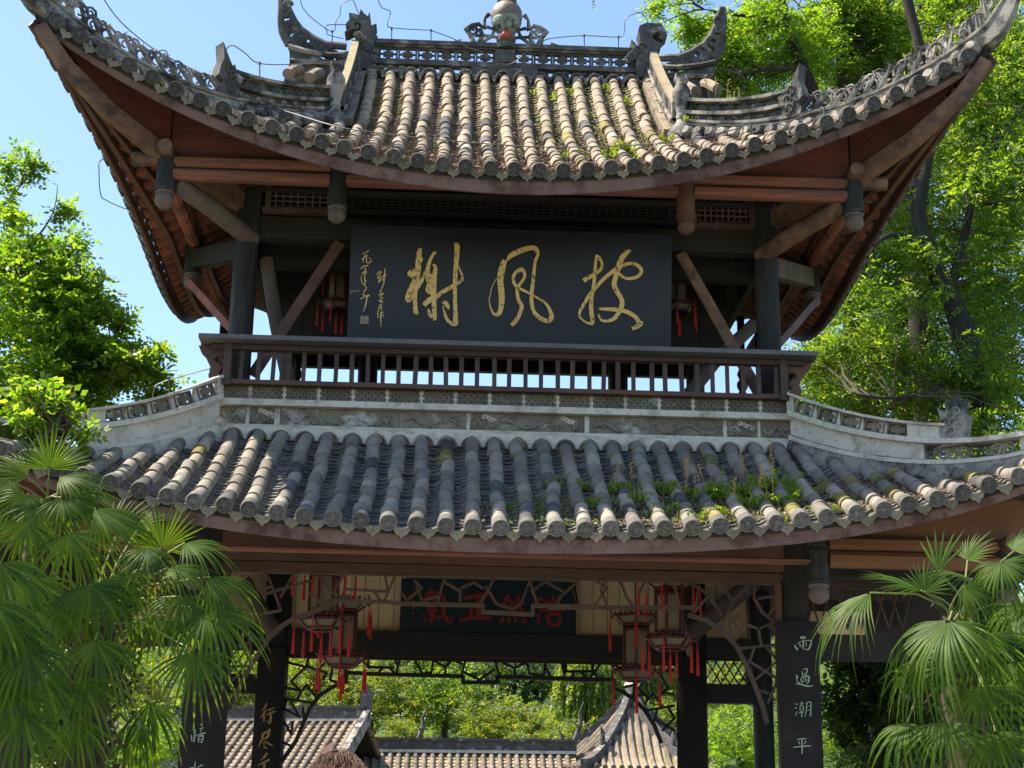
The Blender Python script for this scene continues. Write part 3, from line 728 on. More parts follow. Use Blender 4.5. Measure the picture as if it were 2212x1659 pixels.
# purlins: two stacked logs along the front, and along each side
def rnd_beam(p, q, w, h):
    c = .28; prof = [(-w/2, -h/2+h*c), (-w/2+w*c, -h/2), (w/2-w*c, -h/2), (w/2, -h/2+h*c), (w/2, h/2-h*c), (w/2-w*c, h/2), (-w/2+w*c, h/2), (-w/2, h/2-h*c)]
    return MB().sweep([p, (V(p)+V(q))/2, q], prof)
for z in (9.325, 9.165):
    for a, b in ((-3.99, -2.16), (-1.97, 1.97), (2.16, 3.99)):
        part(rnd_beam(V((a, PY, z)), V((b, PY, z)), .17, .145), 'purlin', M['purlin'], smooth=True)
for s in (-1, 1):
    for z in (9.30, 9.15):
        part(rnd_beam(V((s*HP, PY+.1, z)), V((s*HP, 5.3, z)), .15, .13), 'purlin', M['rafter'], smooth=True)
    part(MB().tube([V((s*HP, PY-.26, 9.42)), V((s*HP, PY+.35, 9.42))], .085, 12), 'purlin_end', M['log'], smooth=True)
    part(MB().tube([V((s*(HP+.42), PY+.02, 9.36)), V((s*(HP-.1), PY+.02, 9.36))], .085, 12), 'purlin_end', M['log'], smooth=True)
    # red infill between the straight purlin and the rising eave
    n = 16; xs = [lerp(1.9, HP-.02, k/n) for k in range(n+1)]
    ztop = lambda x: u_eave(x)[1]-.13+.50*(PY-u_eave(x)[0])*.75
    pts = [V((s*x, PY+.03, 9.39)) for x in xs]+[V((s*x, PY+.03, max(9.395, ztop(x)))) for x in reversed(xs)]
    part(MB().prism(pts, (0, .04, 0)), 'infill_board', M['redwood'])
    tip = V((s*(UX-.32), UYC-.02, UZ0+UL-.34)); base = V((s*HP, PY, 9.42)); k = 9
    lo = [base.lerp(tip, i/k)+V((0, 0, -.20*math.sin(math.pi*i/k*.5)*(1-i/k)*2)) for i in range(k+1)]
    hi = [V((p.x, p.y, max(p.z+.02, u_eave(p.x)[1]-.16+.32*(p.y-u_eave(p.x)[0])))) for p in lo]
    part(MB().prism(lo+hi[::-1], (s*.0, .04, 0)), 'infill_board', M['redwood'])
    # corner beam that carries the tip, and the side purlin following the eave
    cb = [V((s*3.3, .0, 9.30)), V((s*HP, PY+.05, 9.38)), V((s*4.7, -1.68, 9.70)), V((s*5.15, -2.02, 10.08)), V((s*(UX-.06), UYC-.27, UZ0+UL-.22))]
    part(MB().sweep(cb, [(-.075, -.11), (.075, -.11), (.085, .1), (-.085, .1)], scale=lambda t: 1-.35*t), 'corner_beam', M['log'])
    f = USIDE[s]
    for v, wd, mm in ((.10, .07, 'brown'), (.24, .06, 'brown')):
        part(MB().sweep([f(k/40, v)-V((0, 0, .17)) for k in range(1, 40)], [(-wd/2, -.05), (wd/2, -.05), (wd/2, .05), (-wd/2, .05)]), 'eave_batten', M[mm])
    ed = [f(k/40, .0)-V((-s*.03, 0, .13)) for k in range(0, 41)]
    part(MB().sweep(ed, [(-.02, -.07), (.02, -.07), (.02, .07), (-.02, .07)]), 'fascia_board', M['brown'])
    # rafters under the side eave and the pale undersides of the tiles between them
    for k in range(2, 44):
        u = k/45.; a, b, c = f(u, .02)-V((0, 0, .115)), f(u, .32)-V((0, 0, .115)), f(u, .62)-V((0, 0, .115))
        part(MB().sweep([a, b, c], [(-.05, -.04), (.05, -.04), (.05, .04), (-.05, .04)]), 'rafter', M['rafter'])
    mb = MB()
    for k in range(2, 45):
        for j in range(7):
            v = .03+.085*j; u = (k-.5)/45.; p = f(u, v)-V((0, 0, .085)); q = f(u, v+.06)-V((0, 0, .10)); mb.beam(p, q, .13, .012)
    part(mb, 'tile_underside', M['carving'], kind='stuff')
# log struts from the columns to the corner posts, tie beams to the side posts
for s in (-1, 1):
    part(MB().tube([V((s*3.98, PY+.06, 9.09)), V((s*3.6, -.62, 8.97)), V((s*3.18, .0, 8.83))], .115, 14), 'strut', M['grey_log'] if s < 0 else M['log'], smooth=True)
    part(MB().beam(V((s*HP, 1.05, 8.95)), V((s*CX, .02, 8.70)), .15, .25), 'tie_beam', M['dark'] if s < 0 else M['grey_log'])
    part(MB().beam(V((s*HP, .95, 8.6)), V((s*(CX+.12), .1, 7.7)), .09, .10), 'brace', M['rafter'] if s < 0 else M['brown'])
# front wall plane: lattices, beams, side frames --------------------------------
def lattice(x0, y0, x1, y1, Y, nx, ny, m, fm, name='lattice_panel', fw=.07):
    a, b = at(x0, y0, Y), at(x1, y1, Y); X0, X1, Z1, Z0 = a.x, b.x, a.z, b.z
    fr = MB()
    for z in (Z0, Z1): fr.box(((X0+X1)/2, Y, z), (X1-X0+2*fw, .09, fw))
    for x in (X0, X1): fr.box((x, Y+.002, (Z0+Z1)/2), (fw, .085, Z1-Z0-fw))
    o = part(fr, name, fm)
    for i in range(1, nx): MB().box((lerp(X0, X1, i/nx), Y-.008, (Z0+Z1)/2), (.016, .02, Z1-Z0-fw)).build('lattice_bar', m, o)
    for j in range(1, ny): MB().box(((X0+X1)/2, Y+.008, lerp(Z0, Z1, j/ny)), (X1-X0-fw, .018, .016)).build('lattice_bar', m, o)
    return o
lattice(583, 390, 738, 460, .0, 10, 6, M['grey_log'], M['rail'])
lattice(1497, 418, 1624, 492, .0, 10, 6, M['log'], M['rail'])
lattice(762, 405, 1448, 482, .05, 40, 8, M['dark'], M['black'])
ZB = lambda y, x=1100, Y=0: at(x, y, Y).z
def pbox(x0, x1, y0, y1, Y, dy, name, m, parent=PAV):
    a, b = at(x0, (y0+y1)/2, Y), at(x1, (y0+y1)/2, Y); z1, z0 = at((x0+x1)/2, y0, Y).z, at((x0+x1)/2, y1, Y).z
    return MB().box(((a.x+b.x)/2, Y+dy/2, (z0+z1)/2), (b.x-a.x, dy, z1-z0)).build(name, m, parent)
pbox(560, 1648, 484, 530, .02, .20, 'tie_beam', M['dark'])
pbox(560, 1648, 548, 590, .60, .18, 'tie_beam', M['dark'])
pbox(560, 1648, 370, 398, .03, .16, 'tie_beam', M['dark'])
# dark boards added behind the name board to imitate deep shade, and the ceiling
zw = at(1100, 768, 1.7).z
ow = part(MB().box((0, 1.78, 9.2), (6.3, .08, .12)), 'shade_backdrop', M['dark'])
for k in range(16):
    x = lerp(-3.05, 3.05, (k+.5)/16); MB().box((x, 1.7, (9.4+zw)/2), (.372, .045+.01*(k % 2), 9.4-zw)).build('wall_board', M['dark'], ow)
part(MB().box((0, 2.8, 9.5), (6.6, 5.7, .05)), 'ceiling', M['dark'])
zf = at(1100, 806, RY+.3).z
part(MB().box((0, RY+.3, zf+.45), (6.9, .12, .9)), 'rear_lintel', M['black'])
for s in (-1, 1):
    part(MB().box((s*3.22, 2.8, 9.1), (.08, 5.3, .75)), 'side_wall', M['dark'])
# braces and leaning logs
def slab(x0, y0, Y0, x1, y1, Y1, w, d, m, name='brace'):
    return part(MB().beam(at(x0, y0, Y0), at(x1, y1, Y1), d, w, up=(0, 1, 0)), name, m)
slab(735, 525, .02, 545, 812, .02, .05, .135, M['brown']); slab(1470, 548, .02, 1640, 850, .02, .05, .135, M['log'])
part(MB().tube([at(575, 560, .5), at(597, 700, .5), at(628, 845, .5)], .09, 12), 'leaning_log', M['grey_log'], smooth=True)
part(MB().tube([at(1630, 700, .9), at(1545, 780, .9), at(1490, 850, .9)], .09, 12), 'leaning_log', M['grey_log'], smooth=True)
# rear posts seen through the railing, with turned feet
for x in (770, 1366):
    q = at(x, 800, RY-.2); part(MB().box((q.x, RY-.2, 7.3), (.26, .2, 2.4)), 'rear_post', M['black'])
for x in (1604, 640):
    q = at(x, 845, 4.4); part(MB().lathe([(.06, -.3), (.09, -.1), (.05, .0), (.085, .06), (.085, .12), (.045, .18), (.08, .26), (.05, .34), (.06, 1.2)], q, 10), 'turned_post', M['black'], smooth=True)

# railing --------------------------------------------------------
rl, rr_ = at(432, 731, -.61), at(1762, 766, -.61)
RAIL = part(MB().beam(V((rl.x, -.56, rl.z)), V((rr_.x, -.56, rl.z)), .34, .055), 'railing', M['railtop'])
zr = rl.z
MB().beam(V((rl.x+.12, -.50, zr-.07)), V((rr_.x-.12, -.50, zr-.07)), .12, .06).build('under_rail', M['rail'], RAIL)
zb = at(1100, 842, -.5).z
MB().beam(V((-3.36, -.49, zb)), V((3.36, -.49, zb)), .10, .055).build('bottom_rail', M['brown'], RAIL)
bme = MB().box((0, 0, (zr-.10-zb-.033)/2), (.050, .04, zr-.10-zb-.033)).mesh('baluster', M['rail'])
bx0, bx1 = at(520, 800, -.49).x, at(1672, 800, -.49).x; nb = 35
for k in range(nb):
    x = lerp(bx0, bx1, k/(nb-1)); o = link('baluster', bme, RAIL, Matrix.Translation((x+RNG.normal(0, .010), -.49, zb+.033)) @ Matrix.Rotation(RNG.normal(0, .012), 4, 'Y') @ Matrix.Rotation(RNG.normal(0, .12), 4, 'Z'))
for s in (-1, 1):
    x = s*3.30
    MB().box((x, -.52, (zr+zb)/2-.02), (.09, .10, zr-zb+.06)).build('corner_post', M['rail'], RAIL)
    MB().beam(V((x+s*.02, -.45, zb)), V((x+s*.02, 1.5, zb)), .08, .07).build('side_bottom_rail', M['brown'], RAIL)
    MB().beam(V((s*3.50, -.4, zr)), V((s*3.50, 5.2, zr)), .30, .07).build('side_rail', M['railtop'], RAIL)
    # bowed bracket below the rail end
    g = lambda u, h: V((x+s*u, -.50, zb+(zr-.05-zb)*h))
    MB().prism([g(.06, .0), g(.20, .0), g(.22, .18), g(.19, .40), g(.24, .62), g(.32, .80), (g(.36, 1.0)), g(.02, 1.0), g(.02, .72), g(.14, .70), g(.17, .60), g(.10, .50), g(.07, .38), g(.10, .25), g(.06, .14)], (0, .07, 0)).build('bowed_bracket', M['brown'], RAIL)
    for k in range(4):
        MB().tube([V((x+s*.10, -.38+.2*k, zb+.02)), V((x+s*.21, -.38+.2*k, zb+.14)), V((x+s*.15, -.38+.2*k, zb+.30)), V((x+s*.22, -.38+.2*k, zr-.06))], .018, 6).build('bowed_slat', M['brown'], RAIL, True)

# plastered belt between the storeys ------------------------------
BLT = part(MB().box((0, BY+.32, 6.45), (6.86, .5, .80)), 'plaster_belt', M['palestone'])
BF = BY+.07
MB().box((0, BF-.02, 6.835), (6.92, .14, .03)).build('belt_cap', M['relief'], BLT)
MB().box((0, BF-.035, 6.595), (6.96, .20, .075)).build('belt_moulding', M['palestone'], BLT)
MB().box((0, BF-.035, 6.29), (6.98, .20, .065)).build('belt_moulding', M['palestone'], BLT)
np_ = 17; pw = 6.86/np_
for k in range(np_):
    x = -3.43+pw*(k+.5)
    link('fret_tile', pattern_panel(pw-.045, .185, .05, k).mesh('fret_tile', M['carving']), BLT, Matrix.Translation((x, BF-.012, 6.635)))
jm = MB()
for j in range(6): jm.box((0, 0, .015+.03*j), (.03 if j % 2 else .052, .03, .028))
jme = jm.mesh('toothed_joint', M['palestone'])
for k in range(np_+1): link('toothed_joint', jme, BLT, Matrix.Translation((-3.43+pw*k, BF-.035, 6.637)))
xs = [(-3.43, -2.62), (-2.58, -1.85), (-1.78, -.42), (-.34, 0), (.0, 1.0)]
rel = [(475, 530), (540, 592), (607, 690), (694, 860), (864, 1008), (1016, 1050), (1054, 1232), (1236, 1262), (1272, 1400), (1404, 1560), (1568, 1634), (1640, 1708)]
for i, (x0, x1) in enumerate(rel):
    a, b = at(x0, 900, BF).x, at(x1, 900, BF).x
    o = link('relief_panel', relief_panel(b-a, .225, .05 if i not in (1, 5, 7, 10) else .03, i*3+1).mesh('relief_panel', M['relief'], False), BLT, Matrix.Translation(((a+b)/2, BF-.012, 6.328)))
for x0, x1, k in ((532, 540, 0), (594, 606, 0), (1008, 1016, 1), (1262, 1272, 1), (1560, 1568, 1), (1634, 1640, 0)):
    a, b = at(x0, 900, BF).x, at(x1, 900, BF).x; MB().box(((a+b)/2, BF-.02, 6.44), (b-a, .06, .222)).build('plaster_joint', M['palestone'], BLT)
for xc in (1060, 1228, 575, 1610):                 # carved drapery beside the middle panel
    c = at(xc, 890, BF-.05); mb = MB()
    for k in range(4): scroll(mb, V((c.x+.05*k-.07, BF-.045, 6.51-.02*k)), V((1, 0, 0)), V((0, 0, 1)), .07, .014, 1.3, (-1)**k, 9)
    mb.build('carved_drapery', M['palestone'], BLT, True)
zt = l_surf(0, BY-.1)
wv = lambda x: l_surf(x, BY-.16)-.0+.135*abs(math.cos(math.pi*(x/SPL-.5)))**.9
wave_apron(-3.42, 3.42, 6.27, wv, .10, BY-.12, M['palestone'], 'scalloped_apron', BLT)
mb = MB()
for i in range(-13, 13):
    x = (i+.5)*SPL
    if abs(x) < 3.45: mb.tube([V((x+.112*math.cos(a), BY-.135, l_surf(x, BY-.16)+.122*math.sin(a)+.005)) for a in [math.pi*k/8 for k in range(9)]], .015, 5, up=(0, 1, 0))
mb.build('tile_collar', M['carving'], BLT)
def l_hipP(t, s, h=0):
    x, y = l_hip(t); return V((s*x, y, l_surf(x, min(y, BY-.1))+h-(.15*min(1, t*2) if s < 0 else .02)))
def low_hip(s):
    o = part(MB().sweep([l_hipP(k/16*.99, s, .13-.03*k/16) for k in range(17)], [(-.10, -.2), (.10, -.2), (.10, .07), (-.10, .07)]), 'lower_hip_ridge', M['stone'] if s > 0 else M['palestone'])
    up = V((0, 0, 1)); k1 = .47; fr = [k1*i/8 for i in range(9)]
    def band(mb, t0, t1, h0, h1, wd, n=8):
        ts = [lerp(t0, t1, i/n) for i in range(n+1)]
        for a, b in zip(ts, ts[1:]):
            d = l_hipP(b, s)-l_hipP(a, s); d.z = 0; nn = V((-d.y, d.x, 0)).normalized()*wd/2
            # heights shrink towards the corner
            g = lambda t, h: l_hipP(t, s, .10+h*(1-.45*t))
            mb.prism([v-nn for v in (g(a, h0), g(b, h0), g(b, h1), g(a, h1))], nn*2)
    q = MB(); band(q, 0, .99, .04, .095, .22, 14); q.build('belt_moulding', M['palestone'], o)
    q = MB(); band(q, 0, .99, .33, .40, .24, 14); q.build('belt_moulding', M['palestone'], o)
    q = MB(); band(q, 0, k1, .585, .62, .20); q.build('ridge_cap', M['palestone'], o)
    q = MB(); band(q, 0, .40, .095, .33, .12); q.build('belt_band', M['palestone'], o); q = MB(); band(q, .68, .99, .095, .33, .10); q.build('belt_band', M['palestone'], o)
    # openwork vine between the mouldings
    q = MB()
    for i in range(8):
        t = .415+.26*i/8; c = l_hipP(t, s, .10+.21*(1-.45*t)); d = (l_hipP(t+.02, s)-l_hipP(t, s)).normalized()
        scroll(q, c, d, up, .17, .022, 1.5, (-1)**i, 12)
    q.build('vine_scroll', M['stone'], o, True)
    fp = fret_panel(.26, .15, .07).mesh('fretwork_panel', M['carving'])
    MB_ = MB(); band(MB_, .355, k1, .40, .585, .13, 3); MB_.build('solid_panel', M['palestone'], o)
    for i in range(5):
        t = (i+.5)/5*.355; a, b = l_hipP(t-.02, s), l_hipP(t+.02, s); d = (b-a).normalized(); nn = d.cross(up).normalized(); z = nn.cross(d)
        link('fretwork_panel', fp, o, frame(l_hipP(t, s, .10+.405*(1-.45*t)), d, -nn, z))
        MB().beam(l_hipP(t-.04, s, .1+.40*(1-.45*t)), l_hipP(t-.04, s, .1+.585*(1-.45*t)), .05, .10, up=d).build('fret_post', M['palestone'], o)
    d = (l_hipP(k1, s)-l_hipP(k1-.05, s)); d.z = 0; d.normalize(); b = l_hipP(k1+.02, s, .10+.28); nn = V((-d.y, d.x, 0)); g = lambda u, h: b+d*u+V((0, 0, h))
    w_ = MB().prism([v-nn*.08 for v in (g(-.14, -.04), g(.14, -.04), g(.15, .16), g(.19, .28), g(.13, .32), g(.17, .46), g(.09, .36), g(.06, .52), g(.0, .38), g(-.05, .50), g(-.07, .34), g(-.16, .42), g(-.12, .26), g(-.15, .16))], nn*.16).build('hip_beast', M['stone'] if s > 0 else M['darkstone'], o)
    mb = MB(); fc = -1 if nn.y > 0 else 1
    for i in range(6): scroll(mb, g(-.06+.06*(i % 3), .06+.055*i)+nn*fc*.085, d, up, .10, .018, 1.3, (-1)**i, 9)
    mb.build('beast_curl', M['stone'] if s > 0 else M['darkstone'], w_, True)
    # scalloped skirt over the heads of the tile rows
    mb = MB(); n = 70; pr_ = []
    for i in range(n+1):
        x = lerp(BX-.05, LXC-.1, i/n); t = (x-BX+.05)/(LXC-BX+.05); p = l_hipP(t, s); y = p.y-.10
        pr_.append((V((s*x, y, l_surf(x, y)+.03+.07*abs(math.cos(math.pi*(x/SPL-.5)))**.8)), V((s*x, p.y-.03, p.z+.21-.03*t))))
    for (a, b), (c, d2) in zip(pr_, pr_[1:]): mb.add([a, b, d2, c], [(0, 1, 2, 3) if s > 0 else (3, 2, 1, 0)])
    mb.build('scalloped_apron', M['stone'], o)
low_hip(-1); low_hip(1)

# ---------------------------------------------------------------- lower storey
LY, LRY = -.60, 6.4
for s in (-1, 1):
    part(MB().tube([V((s*3.32, LY, .58)), V((s*3.32, LY, 3)), V((s*3.32, LY, 5.4))], .16, 18), 'column', M['dark'], smooth=True)
    part(MB().lathe([(.26, .0), (.30, .08), (.30, .18), (.22, .28), (.17, .30)], (s*3.32, LY, .58), 18), 'column_base', M['flag'], smooth=True)
    part(MB().tube([V((s*3.27, LRY, .58)), V((s*3.27, LRY, 5.9))], .205, 18), 'column', M['black'], smooth=True)
    part(MB().tube([V((s*4.35, LRY, .58)), V((s*4.35, LRY, 5.9))], .16, 14), 'column', M['black'], smooth=True)
    hanging_post(s*3.27, -1.95, 4.16, 4.76, .115)
    hanging_post(s*5.3, -1.95, 4.15, 4.78, .115)
    hanging_post(s*4.35, 7.2, 4.15, 4.7, .115, 'black')
part(rnd_beam(V((-3.32, -1.95, 4.59)), V((3.32, -1.95, 4.59)), .14, .055), 'purlin', M['purlin'], smooth=True)
for s in (-1, 1):
    for z, h, mm in ((4.80, .15, 'orange'), (4.62, .17, 'orange' if s > 0 else 'redwood')):
        part(rnd_beam(V((s*3.39, -1.95, z)), V((s*5.3, -1.95, z)), .17, h), 'purlin', M[mm], smooth=True)
    part(MB().tube([V((s*5.3, -2.25, 4.80)), V((s*5.3, -1.5, 4.80))], .10, 12), 'purlin_end', M['log'], smooth=True)
    n = 12; xs_ = [lerp(3.5, 6.1, k/n) for k in range(n+1)]; zt_ = lambda x: l_eave(x)[1]-.06
    part(MB().prism([V((s*x, -1.93, 4.60 if x < 4.4 else 4.60+.12*(x-4.4))) for x in xs_]+[V((s*x, -1.93, max(4.62, zt_(x)+.22))) for x in reversed(xs_)], (0, .04, 0)), 'infill_board', M['orange'] if s > 0 else M['redwood'])
part(MB().box((0, LY, 4.86), (6.4, .18, .32)), 'front_beam', M['brown'])
part(MB().box((0, LY-.01, 4.645), (6.35, .12, .075)), 'front_beam', M['brown'])
for s in (-1, 1):
    part(MB().box((s*4.1, LY+.2, 4.86), (1.5, .16, .30)), 'side_beam', M['dark'])
    part(MB().box((s*4.5, -.2, 4.12), (2.1, .08, .7)), 'side_boarding', M['dark'])
    part(MB().box((s*3.12, LY-.005, 2.6), (.075, .11, 3.95)), 'lattice_jamb', M['brown'])
part(MB().box((0, 2.9, 5.86), (8.6, 6.9, .05)), 'ceiling', M['dark'])
# back wall of cream boards over the rear opening
BW = part(MB().box((0, LRY+.14, 5.36), (8.3, .05, .96)), 'back_wall', M['cream'])
xx = -4.12; k = 0
while xx < 4.05:
    wd = .19+.05*random.random()
    if not (-1.28 < xx+wd/2 < 1.46): MB().box((xx+wd/2, LRY+.10, 5.36), (wd-.012, .04, .88)).build('wall_board', M['cream'], BW)
    xx += wd
MB().box((0, LRY+.085, 4.92), (8.3, .06, .06)).build('bottom_batten', M['cream'], BW)
part(MB().box((0, LRY, 4.69), (6.2, .24, .36)), 'rear_tie_beam', M['black'])
part(MB().box((0, LRY-.02, 4.485), (6.15, .12, .05)), 'rear_tie_beam', M['brown'])
for s in (-1, 1):
    part(MB().box((s*3.85, LRY, 4.72), (.9, .2, .3)), 'rear_tie_beam', M['black'])
    part(MB().box((s*3.85, LRY, 4.02), (.95, .18, .30)), 'side_tie_beam', M['black'])
    part(MB().tube([at(1632 if s > 0 else 524, 1255, LRY-.4), at(1562 if s > 0 else 556, 1310, LRY-.35), at(1492 if s > 0 else 598, 1372, LRY-.3)], .14, 12), 'strut', M['grey_log'], smooth=True)
    dl = part(MB().box((s*3.85, LRY, 4.555), (.95, .06, .04)), 'diamond_lattice', M['black'])
    x0, x1 = s*3.48, s*4.3
    for i in range(-2, 7):
        for q in (-1, 1):
            a = lerp(3.42, 4.25, i/6); pa, pb = V((s*a, LRY+.015*q, 4.17)), V((s*(a+q*.22), LRY+.015*q, 4.53))
            if 3.4 < abs(pa.x) < 4.3 and 3.4 < abs(pb.x) < 4.3: MB().beam(pa, pb, .02, .022, up=(0, 1, 0)).build('lattice_bar', M['black'], dl)
    # diamond lattice and cream patch in the outer bay
    dl = part(MB().box((s*4.0, -.3, 4.62), (1.2, .06, .05)), 'diamond_lattice', M['brown'])
    part(MB().box((s*3.85, -.24, 4.2), (.7, .03, .26)), 'cream_panel', M['cream'])
    for i in range(8):
        for q in (-1, 1):
            a = 3.5+.16*i; MB().beam(V((s*a, -.34+.014*q, 4.12)), V((s*(a+q*.14), -.34+.014*q, 4.60)), .018, .022, up=(0, 1, 0)).build('lattice_bar', M['ice'], dl)
# ice crack lattices ----------------------------------------------
cC = lambda x, y: (486+x/2.731, 1160.9+y/2.731); cD = lambda x, y: (1187.9+x/3.332, 1160.9+y/3.332)
CRK = [0]
def crack(segs, conv, Y, w, d, m, parent, name='lattice_bar'):
    for poly in segs:
        for a, b in zip(poly, poly[1:]):
            CRK[0] += 1; yy = Y+.0021*(CRK[0] % 5-2); p, q = at(*conv(*a), yy), at(*conv(*b), yy)
            nrm = V((0, 1, 0)); x = (q-p).normalized(); z = x.cross(nrm)
            MB().box((p+q)/2, ((q-p).length+w*.6, d, w), (x, nrm, z)).build(name, m, parent)
fl = part(MB().box((0, LY-.015, 4.59), (6.3, .08, .05)), 'front_lattice', M['ice'])
Yf = LY-.02
crack([[(545, 374), (940, 380), (1035, 391), (1520, 401), (1520, 440), (1815, 455), (1815, 402), (2212, 411)]], cC, Yf, .042, .055, M['ice'], fl)
crack([[(0, 505), (1050, 505)]], cD, Yf, .042, .055, M['ice'], fl)
crack([[(25, 1010), (100, 850), (190, 700), (255, 600), (300, 545), (400, 482), (545, 430), (640, 385)]], cC, Yf, .044, .06, M['ice'], fl)
crack([[(1000, 560), (1130, 600), (1240, 670), (1340, 780), (1420, 930), (1480, 1080), (1530, 1210), (1560, 1330)]], cD, Yf, .044, .06, M['ice'], fl)
crack([[(190, 140), (260, 240), (330, 430), (180, 460)], [(420, 190), (330, 350)], [(215, 150), (280, 290), (190, 310)], [(250, 330), (520, 250)], [(110, 570), (160, 460), (200, 480)], [(110, 570), (230, 610)], [(130, 500), (150, 620), (150, 760), (40, 760)], [(60, 640), (150, 620)], [(30, 850), (110, 790)],
       [(1120, 255), (1160, 300), (1075, 370), (1040, 330)], [(1130, 290), (1165, 375)], [(1290, 250), (1255, 380)], [(1290, 260), (1390, 320), (1385, 380)], [(1390, 300), (1470, 265), (1520, 300)], [(1590, 240), (1510, 385)], [(1540, 290), (1600, 390), (1690, 425)], [(1800, 250), (1745, 395), (1690, 425)], [(1800, 270), (1845, 400)], [(1810, 320), (1890, 260), (2000, 320), (1960, 390)], [(2060, 290), (2085, 405)], [(2000, 330), (2070, 270)],
       [(700, 305), (960, 320), (945, 225)], [(1000, 230), (940, 375)], [(880, 320), (915, 370)], [(700, 220), (640, 330), (720, 365)], [(560, 240), (640, 330)], [(500, 330), (560, 370)], [(1180, 370), (1255, 350)]], cC, Yf, .026, .045, M['ice'], fl)
crack([[(1520, 250), (1670, 300)], [(1640, 310), (1620, 410)], [(1500, 440), (1660, 415)], [(1470, 330), (1470, 440), (1530, 540), (1610, 610)], [(1570, 560), (1660, 450)], [(1610, 610), (1500, 660), (1420, 630), (1330, 740)], [(1350, 560), (1315, 600), (1385, 690)], [(1570, 640), (1640, 665)], [(1500, 660), (1520, 780)], [(1370, 800), (1640, 770)], [(1470, 800), (1440, 880)], [(1560, 790), (1640, 890), (1480, 1020)], [(1430, 890), (1640, 1020), (1570, 1190)], [(1500, 1100), (1600, 1130)],
       [(840, 270), (900, 360), (930, 490)], [(930, 300), (1070, 360), (1050, 490)], [(1070, 360), (1140, 420), (1040, 540)], [(1220, 290), (1310, 460), (1240, 650)], [(1310, 460), (1480, 300)], [(1370, 270), (1440, 340)], [(300, 290), (410, 360), (320, 495)], [(410, 300), (365, 380), (415, 495)], [(500, 290), (550, 430), (600, 495)], [(640, 400), (700, 290)], [(200, 320), (60, 440)], [(170, 340), (200, 490)], [(1140, 420), (1240, 560)]], cD, Yf, .026, .045, M['ice'], fl)
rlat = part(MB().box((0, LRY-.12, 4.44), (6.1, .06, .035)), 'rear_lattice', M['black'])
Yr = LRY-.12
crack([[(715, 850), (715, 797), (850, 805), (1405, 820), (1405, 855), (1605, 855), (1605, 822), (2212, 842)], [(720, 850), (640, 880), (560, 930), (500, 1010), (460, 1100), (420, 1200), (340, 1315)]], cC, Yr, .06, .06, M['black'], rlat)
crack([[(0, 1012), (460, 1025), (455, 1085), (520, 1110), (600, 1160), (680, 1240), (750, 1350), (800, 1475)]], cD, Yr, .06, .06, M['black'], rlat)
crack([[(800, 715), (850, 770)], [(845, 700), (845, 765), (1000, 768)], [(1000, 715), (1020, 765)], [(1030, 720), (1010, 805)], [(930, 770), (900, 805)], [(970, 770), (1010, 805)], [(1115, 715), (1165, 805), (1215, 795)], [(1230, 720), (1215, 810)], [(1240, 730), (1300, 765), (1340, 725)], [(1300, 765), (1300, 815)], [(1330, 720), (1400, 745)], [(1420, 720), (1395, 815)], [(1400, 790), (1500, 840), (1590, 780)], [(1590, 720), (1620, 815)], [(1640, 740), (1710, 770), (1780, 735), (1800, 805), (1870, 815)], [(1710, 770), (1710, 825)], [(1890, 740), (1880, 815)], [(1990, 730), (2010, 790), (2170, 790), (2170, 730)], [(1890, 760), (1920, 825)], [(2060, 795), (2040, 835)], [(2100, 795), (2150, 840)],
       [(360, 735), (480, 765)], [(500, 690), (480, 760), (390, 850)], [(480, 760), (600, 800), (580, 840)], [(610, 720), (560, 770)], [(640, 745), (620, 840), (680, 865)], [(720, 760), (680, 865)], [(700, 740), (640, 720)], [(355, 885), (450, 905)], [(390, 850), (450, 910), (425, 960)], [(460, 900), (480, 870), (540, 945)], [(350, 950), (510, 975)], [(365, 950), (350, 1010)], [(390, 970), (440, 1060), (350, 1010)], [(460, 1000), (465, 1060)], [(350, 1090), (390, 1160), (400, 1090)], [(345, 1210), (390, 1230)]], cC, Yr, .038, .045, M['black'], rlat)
crack([[(80, 890), (110, 1012)], [(115, 890), (115, 965), (305, 965), (305, 890)], [(310, 960), (345, 1020)], [(375, 890), (290, 1010)], [(390, 890), (680, 1010)], [(455, 930), (450, 1020)], [(455, 960), (540, 920)], [(600, 940), (620, 970)], [(770, 960), (690, 1010), (640, 1085), (700, 1150)], [(720, 930), (680, 1010)], [(860, 880), (850, 970)], [(780, 970), (890, 955)], [(790, 980), (850, 1090), (780, 1150)], [(610, 1010), (600, 1150)], [(530, 1080), (610, 1060)], [(610, 1140), (680, 1130)], [(740, 1120), (680, 1200)], [(740, 1120), (810, 1220)], [(790, 1110), (890, 1130)], [(700, 1245), (895, 1210)], [(770, 1240), (750, 1320)], [(850, 1220), (895, 1300), (810, 1390)], [(760, 1310), (895, 1390)]], cD, Yr, .038, .045, M['black'], rlat)

